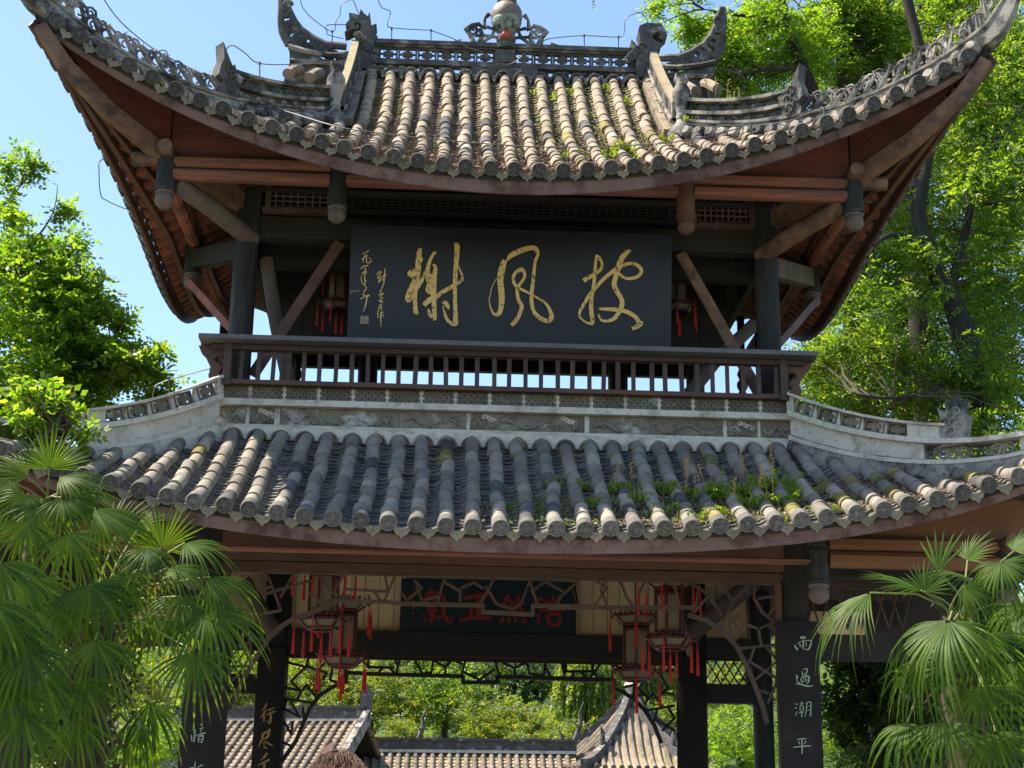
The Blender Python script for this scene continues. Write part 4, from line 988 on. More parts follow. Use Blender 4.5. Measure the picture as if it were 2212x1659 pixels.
# ---------------------------------------------------------------- name board with gold running script
def board(name, x0, x1, ytl, ybl, Y0, Y1, th, m, label, cat):
    a, b = at(x0, ytl, Y0), at(x0, ybl, Y1); c = at(x1, (ytl+ybl)/2, (Y0+Y1)/2); c0 = at(x0, (ytl+ybl)/2, (Y0+Y1)/2)
    W_ = c.x-c0.x; up = V((0, a.y-b.y, a.z-b.z)); H_ = up.length; up.normalize(); X = V((1, 0, 0)); N = up.cross(X)   # N points back
    o = V((c0.x, b.y, b.z)); e = empty(name, o+X*W_/2, label, cat)
    return e, o, X, up, N, W_, H_
def raised(e, o, X, up, N, strokes, conv, m, name='letter', depth=.012, ribs=False, yoff=0):
    """brush strokes: each (x, y, width) list is seen at conv(x, y); the mark is set on the board's face"""
    inv = e.matrix_basis.inverted(); out = []
    for st in strokes:
        P = []; 
        for x, y, wd in st:
            px, py = conv(x, y); d = _f+_R*((px-PW/2)/FPX)-_U*((py-PH/2)/FPX)
            t = (o-CAM_P).dot(N)/d.dot(N); P.append((CAM_P+d*t, wd))
        # smooth the line (Catmull-Rom)
        Q = []
        for i in range(len(P)-1):
            p0, p1, p2, p3 = P[max(i-1, 0)], P[i], P[i+1], P[min(i+2, len(P)-1)]
            for k in range(5):
                t = k/5; f = lambda a, b, c, d: .5*((2*b)+(c-a)*t+(2*a-5*b+4*c-d)*t*t+(3*b-a-3*c+d)*t**3)
                Q.append((V([f(p0[0][j], p1[0][j], p2[0][j], p3[0][j]) for j in range(3)]), max(.6, f(p0[1], p1[1], p2[1], p3[1]))))
        Q.append(P[-1]); out.append(Q)
    return out
def ribbon_letter(Qs, N, scale, m, name, e, depth=.012, lift=0.0):
    mb = MB(); inv = e.matrix_basis.inverted(); k = 0
    for Q in Qs:
        k += 1; rg = []
        for i, (p, wd) in enumerate(Q):
            d = (Q[min(i+1, len(Q)-1)][0]-Q[max(i-1, 0)][0]).normalized(); sd = d.cross(N).normalized()*wd*scale/2
            f = -N*(depth+lift+.0012*k)
            rg.append([inv @ (p+sd+f), inv @ (p-sd+f), inv @ (p-sd-N*.001), inv @ (p+sd-N*.001)])
        n = len(mb.v)
        vs = [v for r in rg for v in r]; fs = [(0, 1, 2, 3)]
        for i in range(len(rg)-1):
            for j in range(4): fs.append((4*i+j, 4*i+(j+1) % 4, 4*i+4+(j+1) % 4, 4*i+4+j))
        q = 4*(len(rg)-1); fs.append((q+3, q+2, q+1, q)); mb.add(vs, fs)
    return mb.build(name, m, e)
# the board leans forward a little
NB, o, X, up, N, W_, H_ = board('name_board', 754, 1450, 484, 752, -.36, -.14, .07, None, 'big black lacquered name board with three gold running script characters under the upper eave', 'name board')
inv = NB.matrix_basis.inverted()
c = o+X*W_/2+up*H_/2+N*.035
bd = MB().box(inv @ c, (W_, .07, H_), (X, N, up)).build('board', M['board'], NB)
for q in (0, 1): MB().box(inv @ (o+X*W_/2+up*(H_*q+(-.012 if q else .012))-N*.006), (W_, .012, .018), (X, N, up)).build('board_edge', M['board'], NB)
c4 = lambda x, y: ((1900+x/2.949)/1.852, (920+y/2.949)/1.852); c3 = lambda x, y: ((1550+x/3.687)/1.852, (920+y/3.687)/1.852); c5 = lambda x, y: ((1400+x/3.95)/1.852, (950+y/3.95)/1.852)
mpp = W_/696.0                                     # metres per photo unit on the board
feng = [[(352, 360, 55), (330, 420, 72), (308, 520, 80), (298, 600, 75), (308, 700, 72), (316, 800, 70), (310, 900, 60), (290, 975, 54), (252, 1005, 42), (215, 985, 28), (185, 920, 16), (168, 840, 13), (180, 770, 11), (200, 680, 9), (250, 580, 7)],
        [(375, 368, 16), (420, 310, 55), (500, 265, 60), (580, 235, 62), (660, 215, 55), (720, 230, 52), (742, 290, 36), (712, 370, 34), (700, 460, 36), (690, 560, 40), (676, 680, 44), (666, 780, 42), (670, 870, 45), (692, 960, 45), (750, 1030, 50), (850, 1078, 52), (900, 1040, 58), (893, 975, 45), (850, 890, 30), (780, 830, 26), (690, 780, 26), (600, 730, 28), (520, 690, 32), (466, 640, 36), (452, 560, 36), (490, 500, 42), (548, 472, 48), (585, 512, 34), (580, 570, 34), (540, 630, 34), (500, 690, 34), (500, 760, 40), (518, 840, 40), (548, 886, 44), (545, 940, 45), (510, 1030, 46), (470, 1090, 48), (430, 1125, 48)]]
pi = [[(1430, 296, 14), (1452, 330, 50), (1490, 370, 30), (1495, 440, 35), (1450, 500, 40), (1370, 550, 45), (1280, 602, 55)],
      [(1432, 310, 30), (1420, 420, 35), (1413, 520, 38), (1402, 640, 42), (1386, 740, 42), (1370, 850, 45), (1372, 960, 50), (1385, 1098, 45), (1340, 1103, 28), (1280, 1075, 22), (1232, 1020, 25), (1242, 950, 35), (1290, 870, 38), (1350, 770, 42), (1420, 690, 40), (1500, 600, 42), (1590, 520, 45), (1690, 450, 50), (1780, 408, 38), (1860, 402, 38), (1930, 432, 42), (1963, 490, 42), (1920, 550, 40), (1820, 578, 35), (1745, 558, 32), (1700, 515, 24)],
      [(1838, 252, 22), (1785, 270, 58), (1725, 350, 64), (1692, 440, 64), (1665, 540, 60), (1640, 640, 58), (1668, 720, 55), (1718, 800, 52), (1735, 870, 54), (1710, 950, 54), (1650, 1040, 48), (1570, 1078, 38), (1490, 1068, 28), (1457, 1010, 20), (1460, 985, 8)],
      [(1460, 935, 22), (1520, 938, 38), (1620, 942, 45), (1720, 950, 50), (1810, 980, 50), (1890, 1030, 48), (1935, 1090, 52), (1958, 1105, 50), (1915, 1142, 52), (1850, 1168, 46)]]
xie = [[(490, 275, 40), (470, 340, 75), (456, 480, 80), (450, 600, 85), (430, 720, 80), (420, 850, 65), (405, 1000, 62), (410, 1100, 60), (415, 1200, 70), (450, 1258, 36)],
       [(296, 655, 30), (340, 650, 110), (400, 640, 140), (430, 625, 120)],
       [(512, 405, 16), (508, 450, 26), (480, 500, 24), (440, 600, 30), (390, 760, 60), (340, 880, 72), (302, 1000, 80), (315, 1040, 70), (360, 1000, 40), (420, 900, 38), (480, 800, 58), (530, 700, 42), (552, 610, 12)],
       [(705, 325, 46), (640, 430, 46), (600, 550, 60), (590, 660, 66), (606, 770, 52)],
       [(672, 512, 30), (706, 560, 52), (692, 700, 74), (684, 850, 78), (682, 1000, 74), (690, 1150, 68), (702, 1340, 52)],
       [(600, 600, 30), (640, 740, 80), (620, 830, 86), (596, 900, 66), (660, 930, 70)],
       [(535, 1118, 60), (620, 1040, 80), (720, 990, 62), (820, 920, 60), (920, 860, 58), (1020, 800, 50), (1090, 750, 48), (1108, 700, 36), (1072, 600, 20), (1048, 530, 8)],
       [(985, 215, 34), (1028, 245, 76), (1020, 400, 72), (1008, 560, 68), (1000, 700, 64), (996, 850, 60), (996, 1000, 58), (1000, 1150, 60), (1005, 1300, 68), (998, 1390, 78), (930, 1376, 52), (870, 1310, 45), (836, 1200, 34), (820, 1120, 10)],
       [(798, 1070, 8), (850, 1082, 66), (888, 1130, 58), (906, 1172, 20)], [(600, 1170, 20), (630, 1250, 58), (662, 1300, 40)]]
insc = [[[(200, 265, 16), (250, 240, 16), (297, 205, 14)], [(190, 352, 14), (235, 310, 14), (268, 275, 12), (260, 330, 12), (265, 388, 14), (300, 402, 14), (338, 368, 14), (300, 320, 8)], [(238, 282, 12), (215, 340, 12), (205, 398, 8)]],
        [[(175, 495, 18), (215, 455, 14), (240, 445, 8), (292, 450, 22)], [(240, 460, 8), (244, 520, 14), (190, 580, 10), (262, 540, 16), (236, 590, 14), (235, 680, 16), (264, 688, 12)], [(180, 600, 8), (182, 680, 10), (212, 742, 12), (240, 755, 14), (238, 690, 10)]],
        [[(245, 775, 14), (260, 810, 14), (215, 860, 14), (240, 872, 14), (205, 900, 14), (240, 922, 14)], [(165, 975, 14), (230, 940, 18), (310, 915, 26)], [(270, 930, 20), (262, 1000, 18), (245, 1080, 18), (212, 1170, 12)]],
        [[(425, 595, 12), (450, 555, 14), (490, 540, 14), (470, 600, 14), (430, 640, 14), (475, 640, 14), (450, 715, 18), (480, 690, 10), (490, 640, 12), (530, 610, 14), (582, 590, 14)], [(555, 495, 12), (548, 580, 18), (540, 650, 18), (535, 720, 14), (510, 790, 12), (490, 830, 10)], [(500, 680, 14), (555, 640, 18)]],
        [[(485, 830, 16), (486, 870, 26)], [(455, 912, 16), (490, 895, 14), (528, 886, 14), (492, 930, 12), (490, 990, 14), (455, 1000, 14), (520, 1022, 26)], [(514, 950, 8), (530, 975, 10)]],
        [[(465, 1066, 16), (505, 1060, 16)], [(445, 1110, 14), (510, 1086, 12)], [(470, 1100, 10), (440, 1180, 12), (448, 1272, 14)], [(500, 1110, 16), (490, 1180, 20), (535, 1182, 14)], [(475, 1220, 12), (525, 1230, 14), (520, 1260, 12), (470, 1262, 14)], [(492, 1180, 16), (488, 1290, 16), (492, 1415, 10)]]]
ribbon_letter(raised(NB, o, X, up, N, feng, c4, 0), N, mpp/2.949/1.852, M['gold'], 'gold_character', NB, .02)
ribbon_letter(raised(NB, o, X, up, N, pi, c4, 0), N, mpp/2.949/1.852, M['gold'], 'gold_character', NB, .02)
ribbon_letter(raised(NB, o, X, up, N, xie, c3, 0), N, mpp/3.687/1.852, M['gold'], 'gold_character', NB, .02)
for g in insc: ribbon_letter(raised(NB, o, X, up, N, g, c5, 0), N, mpp/3.95/1.852*1.1, M['gold'], 'small_gold_character', NB, .006)
sl = raised(NB, o, X, up, N, [[(165, 1305, 1), (295, 1305, 1)]], c5, 0)[0]; sc_ = (sl[0][0]+sl[-1][0])/2; sw = (sl[-1][0]-sl[0][0]).length
SEAL = MB()
for qx in (-1, 1):
    for qz in (-1, 1): SEAL.box(inv @ (sc_+X*qx*sw*.26+up*qz*sw*.26-N*.004), (sw*.47, .008, sw*.47), (X, N, up))
M['seal'] = surf('faded seal', (.28, .20, .16), (.36, .27, .22), 20, rough=.7)
SEAL.build('seal_mark', M['seal'], NB)
sm = MB()
for a, b in (((0, 900), (60, 850)), ((60, 850), (150, 840)), ((0, 830), (40, 850))):
    q = raised(NB, o, X, up, N, [[(a[0], a[1], 20), (b[0], b[1], 12)]], c5, 0)
    sm.beam(inv @ (q[0][0][0]-N*.004), inv @ (q[0][-1][0]-N*.004), .022, .006, up=-N)
sm.build('scuff', M['carving'], NB)

# ---------------------------------------------------------------- brushed characters
M['gold_dull'] = surf('dulled gold paint', (.30, .19, .07), (.38, .25, .10), 9, rough=.6, bump=.1)
RB = empty('letter_board', at(1055, 1312, 6.3), 'dark teal board with red characters on the cream wall behind the lattice', 'sign board')
a, b = at(865, 1312, 6.36), at(1244, 1312, 6.36); z1, z0 = at(1055, 1254, 6.36).z, at(1055, 1371, 6.36).z
ri = RB.matrix_basis.inverted()
MB().box(ri @ V(((a.x+b.x)/2, 6.36, (z0+z1)/2)), (b.x-a.x, .06, z1-z0)).build('board', M['tealboard'], RB)
def brush(e, Yf, strokes, cv, ink, name='brush_character', k=1.0, depth=.006):
    off, sc = cv; conv = lambda x, y: ((off[0]+x/sc)/1.852, (off[1]+y/sc)/1.852)
    mpx = (at(1101, 1500, Yf)-at(1100, 1500, Yf)).length/sc/1.852
    return ribbon_letter(raised(e, V((0, Yf, 0)), None, None, V((0, 1, 0)), strokes, conv, 0), V((0, 1, 0)), mpx*k, ink, name, e, depth)
cvA, cvB, cvC, cvD = ((3130, 2500), 5.53), ((1000, 2780), 5.685), ((720, 2720), 4.713), ((1620, 2320), 3.253)
yu = [[(390, 300, 30), (440, 275, 50), (515, 285, 46)], [(455, 310, 22), (458, 420, 32), (458, 540, 24)], [(310, 425, 10), (400, 375, 16), (520, 348, 16), (630, 350, 22), (625, 430, 30), (590, 520, 34), (545, 550, 26), (490, 530, 14)], [(262, 445, 22), (300, 510, 36), (345, 560, 22)], [(375, 410, 20), (400, 490, 32)], [(500, 400, 14), (525, 400, 16), (520, 480, 16)]]
guo = [[(450, 990, 14), (540, 970, 26), (535, 1060, 22), (515, 1125, 20)], [(435, 1030, 24), (455, 1150, 28)], [(490, 1060, 12), (500, 1120, 18)], [(405, 1190, 24), (440, 1300, 24)], [(410, 1180, 20), (500, 1150, 26), (580, 1140, 30), (580, 1240, 30), (540, 1310, 22)], [(470, 1210, 16), (530, 1195, 18), (530, 1240, 16), (480, 1250, 16), (470, 1210, 12)], [(300, 1110, 22), (325, 1160, 34), (310, 1210, 16), (340, 1270, 16), (380, 1285, 22), (360, 1305, 14)], [(275, 1305, 14), (400, 1320, 22), (520, 1350, 34), (600, 1360, 28), (685, 1335, 8)]]
chao = [[(290, 1740, 20), (330, 1770, 24)], [(270, 1830, 18), (315, 1850, 24)], [(280, 2000, 22), (330, 1920, 14)], [(370, 1750, 16), (470, 1735, 18)], [(420, 1700, 18), (422, 1790, 18)], [(385, 1800, 14), (460, 1795, 16), (455, 1890, 16), (390, 1900, 14), (385, 1800, 12)], [(390, 1850, 10), (455, 1845, 10)], [(360, 1945, 16), (480, 1925, 18)], [(422, 1900, 18), (424, 2040, 18)], [(530, 1720, 20), (525, 1880, 20), (495, 2030, 12)], [(530, 1725, 16), (620, 1715, 20), (620, 1880, 22), (615, 2010, 24), (585, 2000, 10)], [(535, 1810, 12), (612, 1805, 14)], [(535, 1890, 12), (612, 1885, 14)]]
ping = [[(320, 2540, 18), (400, 2525, 22), (530, 2515, 24)], [(350, 2580, 20), (385, 2640, 26)], [(520, 2570, 24), (470, 2645, 14)], [(240, 2710, 20), (420, 2690, 26), (620, 2675, 22)], [(430, 2530, 22), (432, 2700, 26), (430, 2860, 18)]]
xing = [[(390, 185, 24), (340, 280, 36), (270, 370, 12)], [(370, 340, 36), (310, 430, 40), (225, 530, 12)], [(310, 440, 40), (320, 530, 44), (315, 620, 16)], [(395, 345, 20), (470, 330, 40), (560, 285, 18)], [(365, 465, 24), (480, 410, 40), (585, 370, 34)], [(475, 430, 46), (470, 550, 56), (445, 650, 36), (395, 600, 20), (380, 575, 10)]]
jin = [[(465, 770, 46), (400, 840, 56), (300, 890, 50), (280, 1000, 46), (240, 1090, 40), (195, 1190, 12)], [(450, 800, 46), (410, 940, 56), (345, 990, 40), (290, 1010, 26)], [(340, 1050, 24), (430, 1110, 44), (525, 1160, 18)], [(310, 1080, 30), (335, 1130, 40)], [(310, 1170, 36), (385, 1225, 34)]]
qian = [[(390, 1320, 46), (330, 1410, 44), (245, 1490, 14)], [(170, 1605, 16), (300, 1545, 44), (450, 1470, 38)], [(330, 1530, 46), (325, 1660, 54), (315, 1800, 36)]]
an = [[(390, 835, 16), (425, 865, 28)], [(375, 920, 16), (450, 900, 16)], [(385, 985, 12), (420, 920, 16)], [(310, 1055, 18), (400, 1020, 22), (485, 1000, 26)], [(350, 1075, 20), (350, 1170, 22)], [(355, 1080, 14), (430, 1050, 24), (435, 1110, 22), (410, 1190, 22)], [(360, 1130, 10), (420, 1115, 12)], [(365, 1175, 10), (415, 1165, 12)], [(240, 935, 10), (285, 945, 24), (285, 1040, 22), (265, 1175, 22)], [(215, 1040, 18), (225, 1150, 18)], [(225, 1095, 10), (275, 1080, 10)], [(220, 1155, 10), (270, 1140, 10)]]
shui = [[(292, 1535, 14), (280, 1660, 22), (285, 1800, 18)], [(190, 1665, 16), (250, 1655, 18), (200, 1760, 10)], [(430, 1605, 26), (330, 1660, 14), (420, 1760, 20)]]
qi = [[(350, 130, 45), (290, 200, 50), (240, 250, 25)], [(300, 170, 40), (430, 175, 50), (490, 170, 50)], [(260, 220, 30), (480, 215, 40)], [(250, 300, 40), (380, 290, 46), (500, 210, 50), (500, 330, 50), (500, 430, 50), (540, 510, 50), (590, 550, 50), (610, 480, 28)], [(225, 460, 30), (262, 466, 30)], [(350, 290, 60), (350, 420, 80), (350, 570, 40)], [(280, 345, 40), (420, 335, 40)], [(240, 520, 30), (300, 510, 40)], [(400, 470, 40), (470, 500, 50)], [(290, 400, 46), (430, 390, 40)]]
zheng = [[(760, 240, 50), (900, 215, 60), (1090, 195, 50)], [(960, 220, 66), (960, 360, 70), (960, 500, 60)], [(860, 350, 50), (860, 490, 50)], [(705, 535, 45), (850, 500, 50), (1000, 490, 60), (1140, 500, 56)], [(960, 345, 40), (1050, 345, 40)]]
ran = [[(1350, 190, 40), (1300, 290, 56), (1250, 340, 36)], [(1300, 260, 40), (1400, 290, 50), (1330, 380, 46)], [(1475, 190, 40), (1470, 300, 50), (1420, 420, 46)], [(1400, 305, 40), (1560, 300, 40)], [(1490, 340, 40), (1550, 430, 46)], [(1290, 480, 30), (1250, 560, 55)], [(1360, 490, 30), (1355, 560, 50)], [(1435, 490, 30), (1440, 550, 50)], [(1530, 490, 30), (1565, 560, 55)]]
hao = [[(1740, 230, 50), (1800, 280, 56)], [(1730, 350, 30), (1780, 400, 46)], [(1730, 430, 40), (1745, 570, 56)], [(1850, 250, 40), (1840, 330, 36)], [(1840, 310, 40), (2010, 300, 46)], [(1930, 200, 50), (1930, 400, 46)], [(1760, 400, 40), (2090, 385, 46)], [(1850, 450, 46), (1880, 580, 50)], [(1860, 450, 45), (2010, 450, 52), (1990, 580, 56), (1900, 590, 46)]]
def couplet(x0, x1, ytop, ybot, Y, chars, ink, label, curve=.10, sq=.8):
    a, b = at(x0, (ytop+ybot)/2, Y), at(x1, (ytop+ybot)/2, Y); z1, z0 = at((x0+x1)/2, ytop, Y).z, .95
    e = empty('couplet_board', (V(((a.x+b.x)/2, Y, z0))), label, 'couplet board', 'couplet boards hung on the columns')
    n = 10; w_ = b.x-a.x; prof = []
    for k in range(n+1):
        u = -1+2*k/n; prof.append((u*w_/2, -curve*(1-u*u)))
    back = [(x, y+.03) for x, y in reversed(prof)]; P = prof+back; m = len(P); vs = [(x, y, 0) for x, y in P]+[(x, y, z1-z0) for x, y in P]
    MB().add(vs, [tuple(range(m-1, -1, -1)), tuple(range(m, 2*m))]+[(i, (i+1) % m, (i+1) % m+m, i+m) for i in range(m)]).build('board', M['plaque'], e)
    for grp, cv in chars: brush(e, Y-curve-.004, grp, cv, ink)
    return e
for g in (qi, zheng, ran, hao): brush(RB, 6.325, g, cvD, M['redpaint'], 'red_character')
for yy in (270, 350, 420, 490): brush(RB, 6.325, [[(95, yy, 26), (120, yy+24, 26)]], cvD, M['redpaint'], 'small_red_mark')
couplet(1683, 1773, 1342, 1659, LY-.2, [(g, cvA) for g in (yu, guo, chao, ping)], M['paleink'], 'black couplet board with pale green characters on the right front column', .04)
couplet(394, 492, 1385, 1659, LY-.2, [(g, cvC) for g in (an, shui)], M['paleink'], 'black couplet board with pale characters half hidden by the left palm fronds', .04)
couplet(550, 611, 1400, 1659, 6.15, [(g, cvB) for g in (xing, jin, qian)], M['gold_dull'], 'black couplet board with gold characters on the far left column', .05)
couplet(1462, 1524, 1420, 1659, 6.15, [], M['gold'], 'plain dark couplet board on the far right column', .05)

# ---------------------------------------------------------------- palace lanterns
def make_lantern():
    t = empty('palace_lantern', (0, 0, 0), 'hexagonal red palace lantern', 'lantern', 'palace lanterns hung under the lower ceiling')
    hx = lambda r, z, k: V((r*math.cos(math.pi/3*k), r*math.sin(math.pi/3*k), z))
    fm = MB()
    for z, r in ((0, .19), (-.06, .19), (-.62, .19), (-.56, .19)):
        for k in range(6): fm.beam(hx(r, z, k), hx(r, z, k+1), .03, .035)
    for k in range(6): fm.beam(hx(.19, 0, k), hx(.19, -.62, k), .032, .032, up=(1, 0, 0))
    fm.build('frame', M['lantern'], t)
    for k in range(6):
        a, b = hx(.18, -.08, k), hx(.18, -.08, k+1); d = V((0, 0, -.46)); MB().add([a, b, b+d, a+d, a*.98, b*.98, (b+d)*.98, (a+d)*.98], [(0, 1, 2, 3), (7, 6, 5, 4)]).build('silk_panel', M['paper'], t)
    for nm, z0, z1, r0, r1 in (('upper_tray', .02, .13, .20, .33), ('lower_tray', -.64, -.75, .30, .20)):
        fr = MB()
        for k in range(6):
            fr.beam(hx(r0, z0, k), hx(r0, z0, k+1), .03, .03); fr.beam(hx(r1, z1, k), hx(r1, z1, k+1), .035, .04); fr.beam(hx(r0, z0, k), hx(r1, z1, k), .03, .03)
            w_ = max((r0, z0), (r1, z1)); e = hx(w_[0], w_[1], k); u = V((e.x, e.y, 0)).normalized()
            fr.tube([e, e+u*.05+V((0, 0, .0)), e+u*.09+V((0, 0, .04)), e+u*.07+V((0, 0, .08)), e+u*.045+V((0, 0, .06))], lambda q: .022-.012*q, 6)
            for j in (.25, .5, .75):
                m_ = lerp(hx(w_[0], w_[1], k), hx(w_[0], w_[1], k+1), j); scroll(fr, m_+V((0, 0, .04)), (hx(1, 0, k+1)-hx(1, 0, k)).normalized(), V((0, 0, 1)), .06, .012, 1.2, 1, 8)
        tr = fr.build(nm, M['lantern'], t)
        for k in range(6):
            a, b, c_, d_ = (hx(r0*.97, z0, k), hx(r0*.97, z0, k+1), hx(r1*.97, z1, k+1), hx(r1*.97, z1, k))
            MB().add([a, b, c_, d_], [(0, 1, 2, 3)]).build('tray_panel', M['paper'], tr)
    MB().tube([V((0, 0, .02)), V((0, 0, 1.3))], .012, 6).build('hanging_rod', M['lantern'], t)
    for k in range(6):
        for r, z in ((.42, .10), (.37, -.66)):
            p = hx(r, z, k); tm = MB(); tm.tube([p, p-V((0, 0, .10))], .006, 5); tm.lathe([(.006, -.10), (.016, -.12), (.010, -.14), (.016, -.18), (.021, -.42), (.018, -.44)], p, 9); tm.build('tassel', M['tassel'], t, True)
    p = V((0, 0, -.75)); tm = MB(); tm.tube([p, p-V((0, 0, .12))], .008, 5); tm.lathe([(.01, -.12), (.02, -.14), (.014, -.17), (.02, -.2), (.024, -.46)], p, 10); tm.build('tassel', M['tassel'], t, True)
    return t
L0 = make_lantern(); used = False
def lantern_at(px, py, Y, rz, sc, label, group=None):
    global used
    o = L0 if not used else copy_tree(L0); used = True
    o.location = at(px, py, Y); o.rotation_euler = (0, 0, rz); o.scale = (sc, sc, sc); o['label'] = label
    if group: o['group'] = group
    return o
lantern_at(702, 1236, .9, .25, .92, 'red tasselled lantern nearest the left front lattice corner, hung highest')
lantern_at(744, 1322, 3.3, .5, .98, 'red tasselled lantern below and right of the left front one')
lantern_at(1446, 1275, .9, .15, .94, 'red tasselled lantern in front of the far right column top')
lantern_at(1374, 1352, 3.3, .4, .98, 'lower red tasselled lantern left of the far right column')
lantern_at(732, 590, 1.3, .3, .7, 'red lantern half hidden behind the left end of the name board', 'lanterns on the upper floor')
lantern_at(1464, 595, 1.3, .3, .7, 'red lantern half hidden behind the right end of the name board', 'lanterns on the upper floor')

# ---------------------------------------------------------------- lightning wires along the ridges
def wire(pts, Y, label, posts=(), r=.0075, m='wire', Yf=None):
    P = [at(x, y, (Yf(x) if Yf else Y)) for x, y in pts]; Q = []
    for i in range(len(P)-1):
        p0, p1, p2, p3 = P[max(i-1, 0)], P[i], P[i+1], P[min(i+2, len(P)-1)]
        for k in range(4):
            t = k/4; Q.append(.5*((2*p1)+(p2-p0)*t+(2*p0-5*p1+4*p2-p3)*t*t+(3*p1-p0-3*p2+p3)*t**3))
    Q.append(P[-1])
    e = MB().tube(Q, r, 5).build('lightning_wire', M[m], None, True); tag(e, label, 'wire', 'lightning wires on the roofs')
    for x, y0, y1 in posts:
        YY = Yf(x) if Yf else Y; b = MB().tube([at(x, y0, YY), at(x, y1, YY)], r*1.15, 5); b.lathe([(r*2, -.02), (r*2.2, 0), (r*2, .02)], at(x, y0, YY), 6); b.build('wire_post', M[m], e, True)
    return e
w1 = lambda x, y: (540+x/5.852, y/5.852)
wire([w1(*p) for p in ((630, -40), (660, 80), (740, 190), (860, 290), (960, 360), (1040, 400), (1075, 370), (1090, 260), (1140, 180), (1150, 70), (1220, 20), (1300, 0), (1350, 120), (1385, 185))], 3.1, 'grey wire looping from the left flying crest over to the left ridge dragon', [(717.7, 68, 98)])
wire([w1(*p) for p in ((1290, 320), (1180, 312), (960, 322), (975, 400), (990, 440), (1180, 488))], 3.0, 'small square wire loop beside the left ridge dragon')
wire([w1(*p) for p in ((1615, -20), (1660, 90), (1740, 125), (1775, 160), (1740, 300), (1790, 350), (2212, 380))]+[(931, 66), (980, 84), (1010, 103), (1040, 112), (1060, 130), (1088, 139), (1110, 135), (1140, 110), (1170, 92), (1190, 83), (1260, 77), (1335, 80), (1348, 72), (1350, 45), (1360, 34), (1382, 27), (1396, 40), (1402, 58)], 2.72, 'long pale wire along the main ridge, sagging below the vase', [(846, 62, 84), (931, 66, 92), (1262, 77, 104), (1336, 80, 104)], m='wire')
YH = lambda x: lerp(-2.0, .55, max(0, min(1, (x-110)/610))) if x < 1100 else lerp(.55, -2.2, max(0, min(1, (x-1490)/600)))
wire([(207, -30), (250, 35), (300, 82), (355, 119), (475, 177), (484, 176), (484, 130), (490, 105), (505, 99), (530, 115), (560, 137), (640, 139), (745, 133)], 0, 'grey wire rising from the left corner scrolls to the left ridge post', [(355, 119, 150), (475, 177, 206), (561, 137, 166)], Yf=YH)
wire([(320, 130), (340, 112), (360, 112), (368, 150), (395, 172), (470, 198), (600, 235), (722, 272), (800, 285), (930, 300), (1100, 314), (1220, 318), (1400, 312), (1500, 300), (1600, 277), (1700, 262), (1760, 240), (1900, 190), (2000, 95), (2060, 40), (2100, 10)], 0, 'long thin wire running along the front slope of the upper roof', [(583, 230, 250), (725, 272, 292), (790, 284, 310), (930, 300, 320), (1222, 318, 345), (1622, 270, 300), (1780, 235, 260)], Yf=lambda x: -1.6 if 700 < x < 1520 else YH(x)-.25)
wire([(258, 334), (218, 346), (214, 372), (217, 418), (230, 433), (290, 455), (420, 465), (480, 463)], 1.0, 'wire bracket sticking out from the left eave of the upper roof')
wire([(330, 880), (332, 845), (350, 826), (455, 796), (470, 800), (482, 815), (485, 830)], -.3, 'wire arching over the left end of the plaster belt', [(455, 798, 836), (365, 822, 868)])

# ---------------------------------------------------------------- foliage
def unit(a): return a/np.maximum(np.linalg.norm(a, axis=-1, keepdims=True), 1e-9)
def blob_points(n, blobs):
    """random points in ellipsoids given as photo position, photo radii, depth and half depth; denser in clumps near their skins"""
    wts = np.array([b[2]*b[3]*(b[6] if len(b) > 6 else 1) for b in blobs], float); wts /= wts.sum(); out = []
    for b, k in zip(blobs, RNG.multinomial(n, wts)):
        x, y, rx, ry, Y, dY = b[:6]; c = at(x, y, Y); ex = (at(x+rx, y, Y)-at(x-rx, y, Y)).length/2; ez = (at(x, y-ry, Y)-at(x, y+ry, Y)).length/2
        nc = max(4, k//26); cd_ = unit(RNG.normal(size=(nc, 3))); cr = RNG.random((nc, 1))**.45; cc = cd_*cr
        idx = RNG.integers(0, nc, k); p = cc[idx]+RNG.normal(0, .15, (k, 3))
        out.append(np.array(c)+p*np.array([ex, dY, ez]))
    return np.concatenate(out)
def sprays(P, K, length, leaf, wid, droop=.35, up_bias=.2, pin=True):
    """leafy twigs: K leaflets set left and right along a drooping axis of the given length"""
    n = len(P); d = RNG.normal(size=(n, 3)); d[:, 2] = d[:, 2]*.45-droop; d = unit(d)
    nn = RNG.normal(size=(n, 3))*.55+np.array([0, -.15, 1.0]); s = unit(np.cross(d, nn)); nn = np.cross(s, d)
    L = length*RNG.uniform(.7, 1.25, (n, 1)); V_ = []
    for k in range(K):
        t = (k//2+.6)/((K+1)//2) if pin else RNG.random((n, 1)); side = 1 if k % 2 else -1
        o = P+d*L*t+nn*(-.25*L*t*t)
        ax = unit(d*.55+s*side*(.85 if k < K-1 else .1)+RNG.normal(0, .16, (n, 3))); wv_ = unit(np.cross(ax, nn+RNG.normal(0, .30, (n, 3))))
        ll = leaf*RNG.uniform(.75, 1.25, (n, 1)); ww = ll*wid
        V_.append(np.stack([o, o+ax*ll*.42+wv_*ww*.5, o+ax*ll, o+ax*ll*.42-wv_*ww*.5], 1))
    v = np.concatenate(V_).reshape(-1, 3); f = np.arange(len(v)).reshape(-1, 4); return v, f
def crown(name, n, blobs, m, parent, K=7, length=.28, leaf=.11, wid=.5, droop=.3):
    P = blob_points(n, blobs); v, f = sprays(P, K, length, leaf, wid, droop)
    o = link(name, np_mesh(name, v, f, m), parent); return o, P
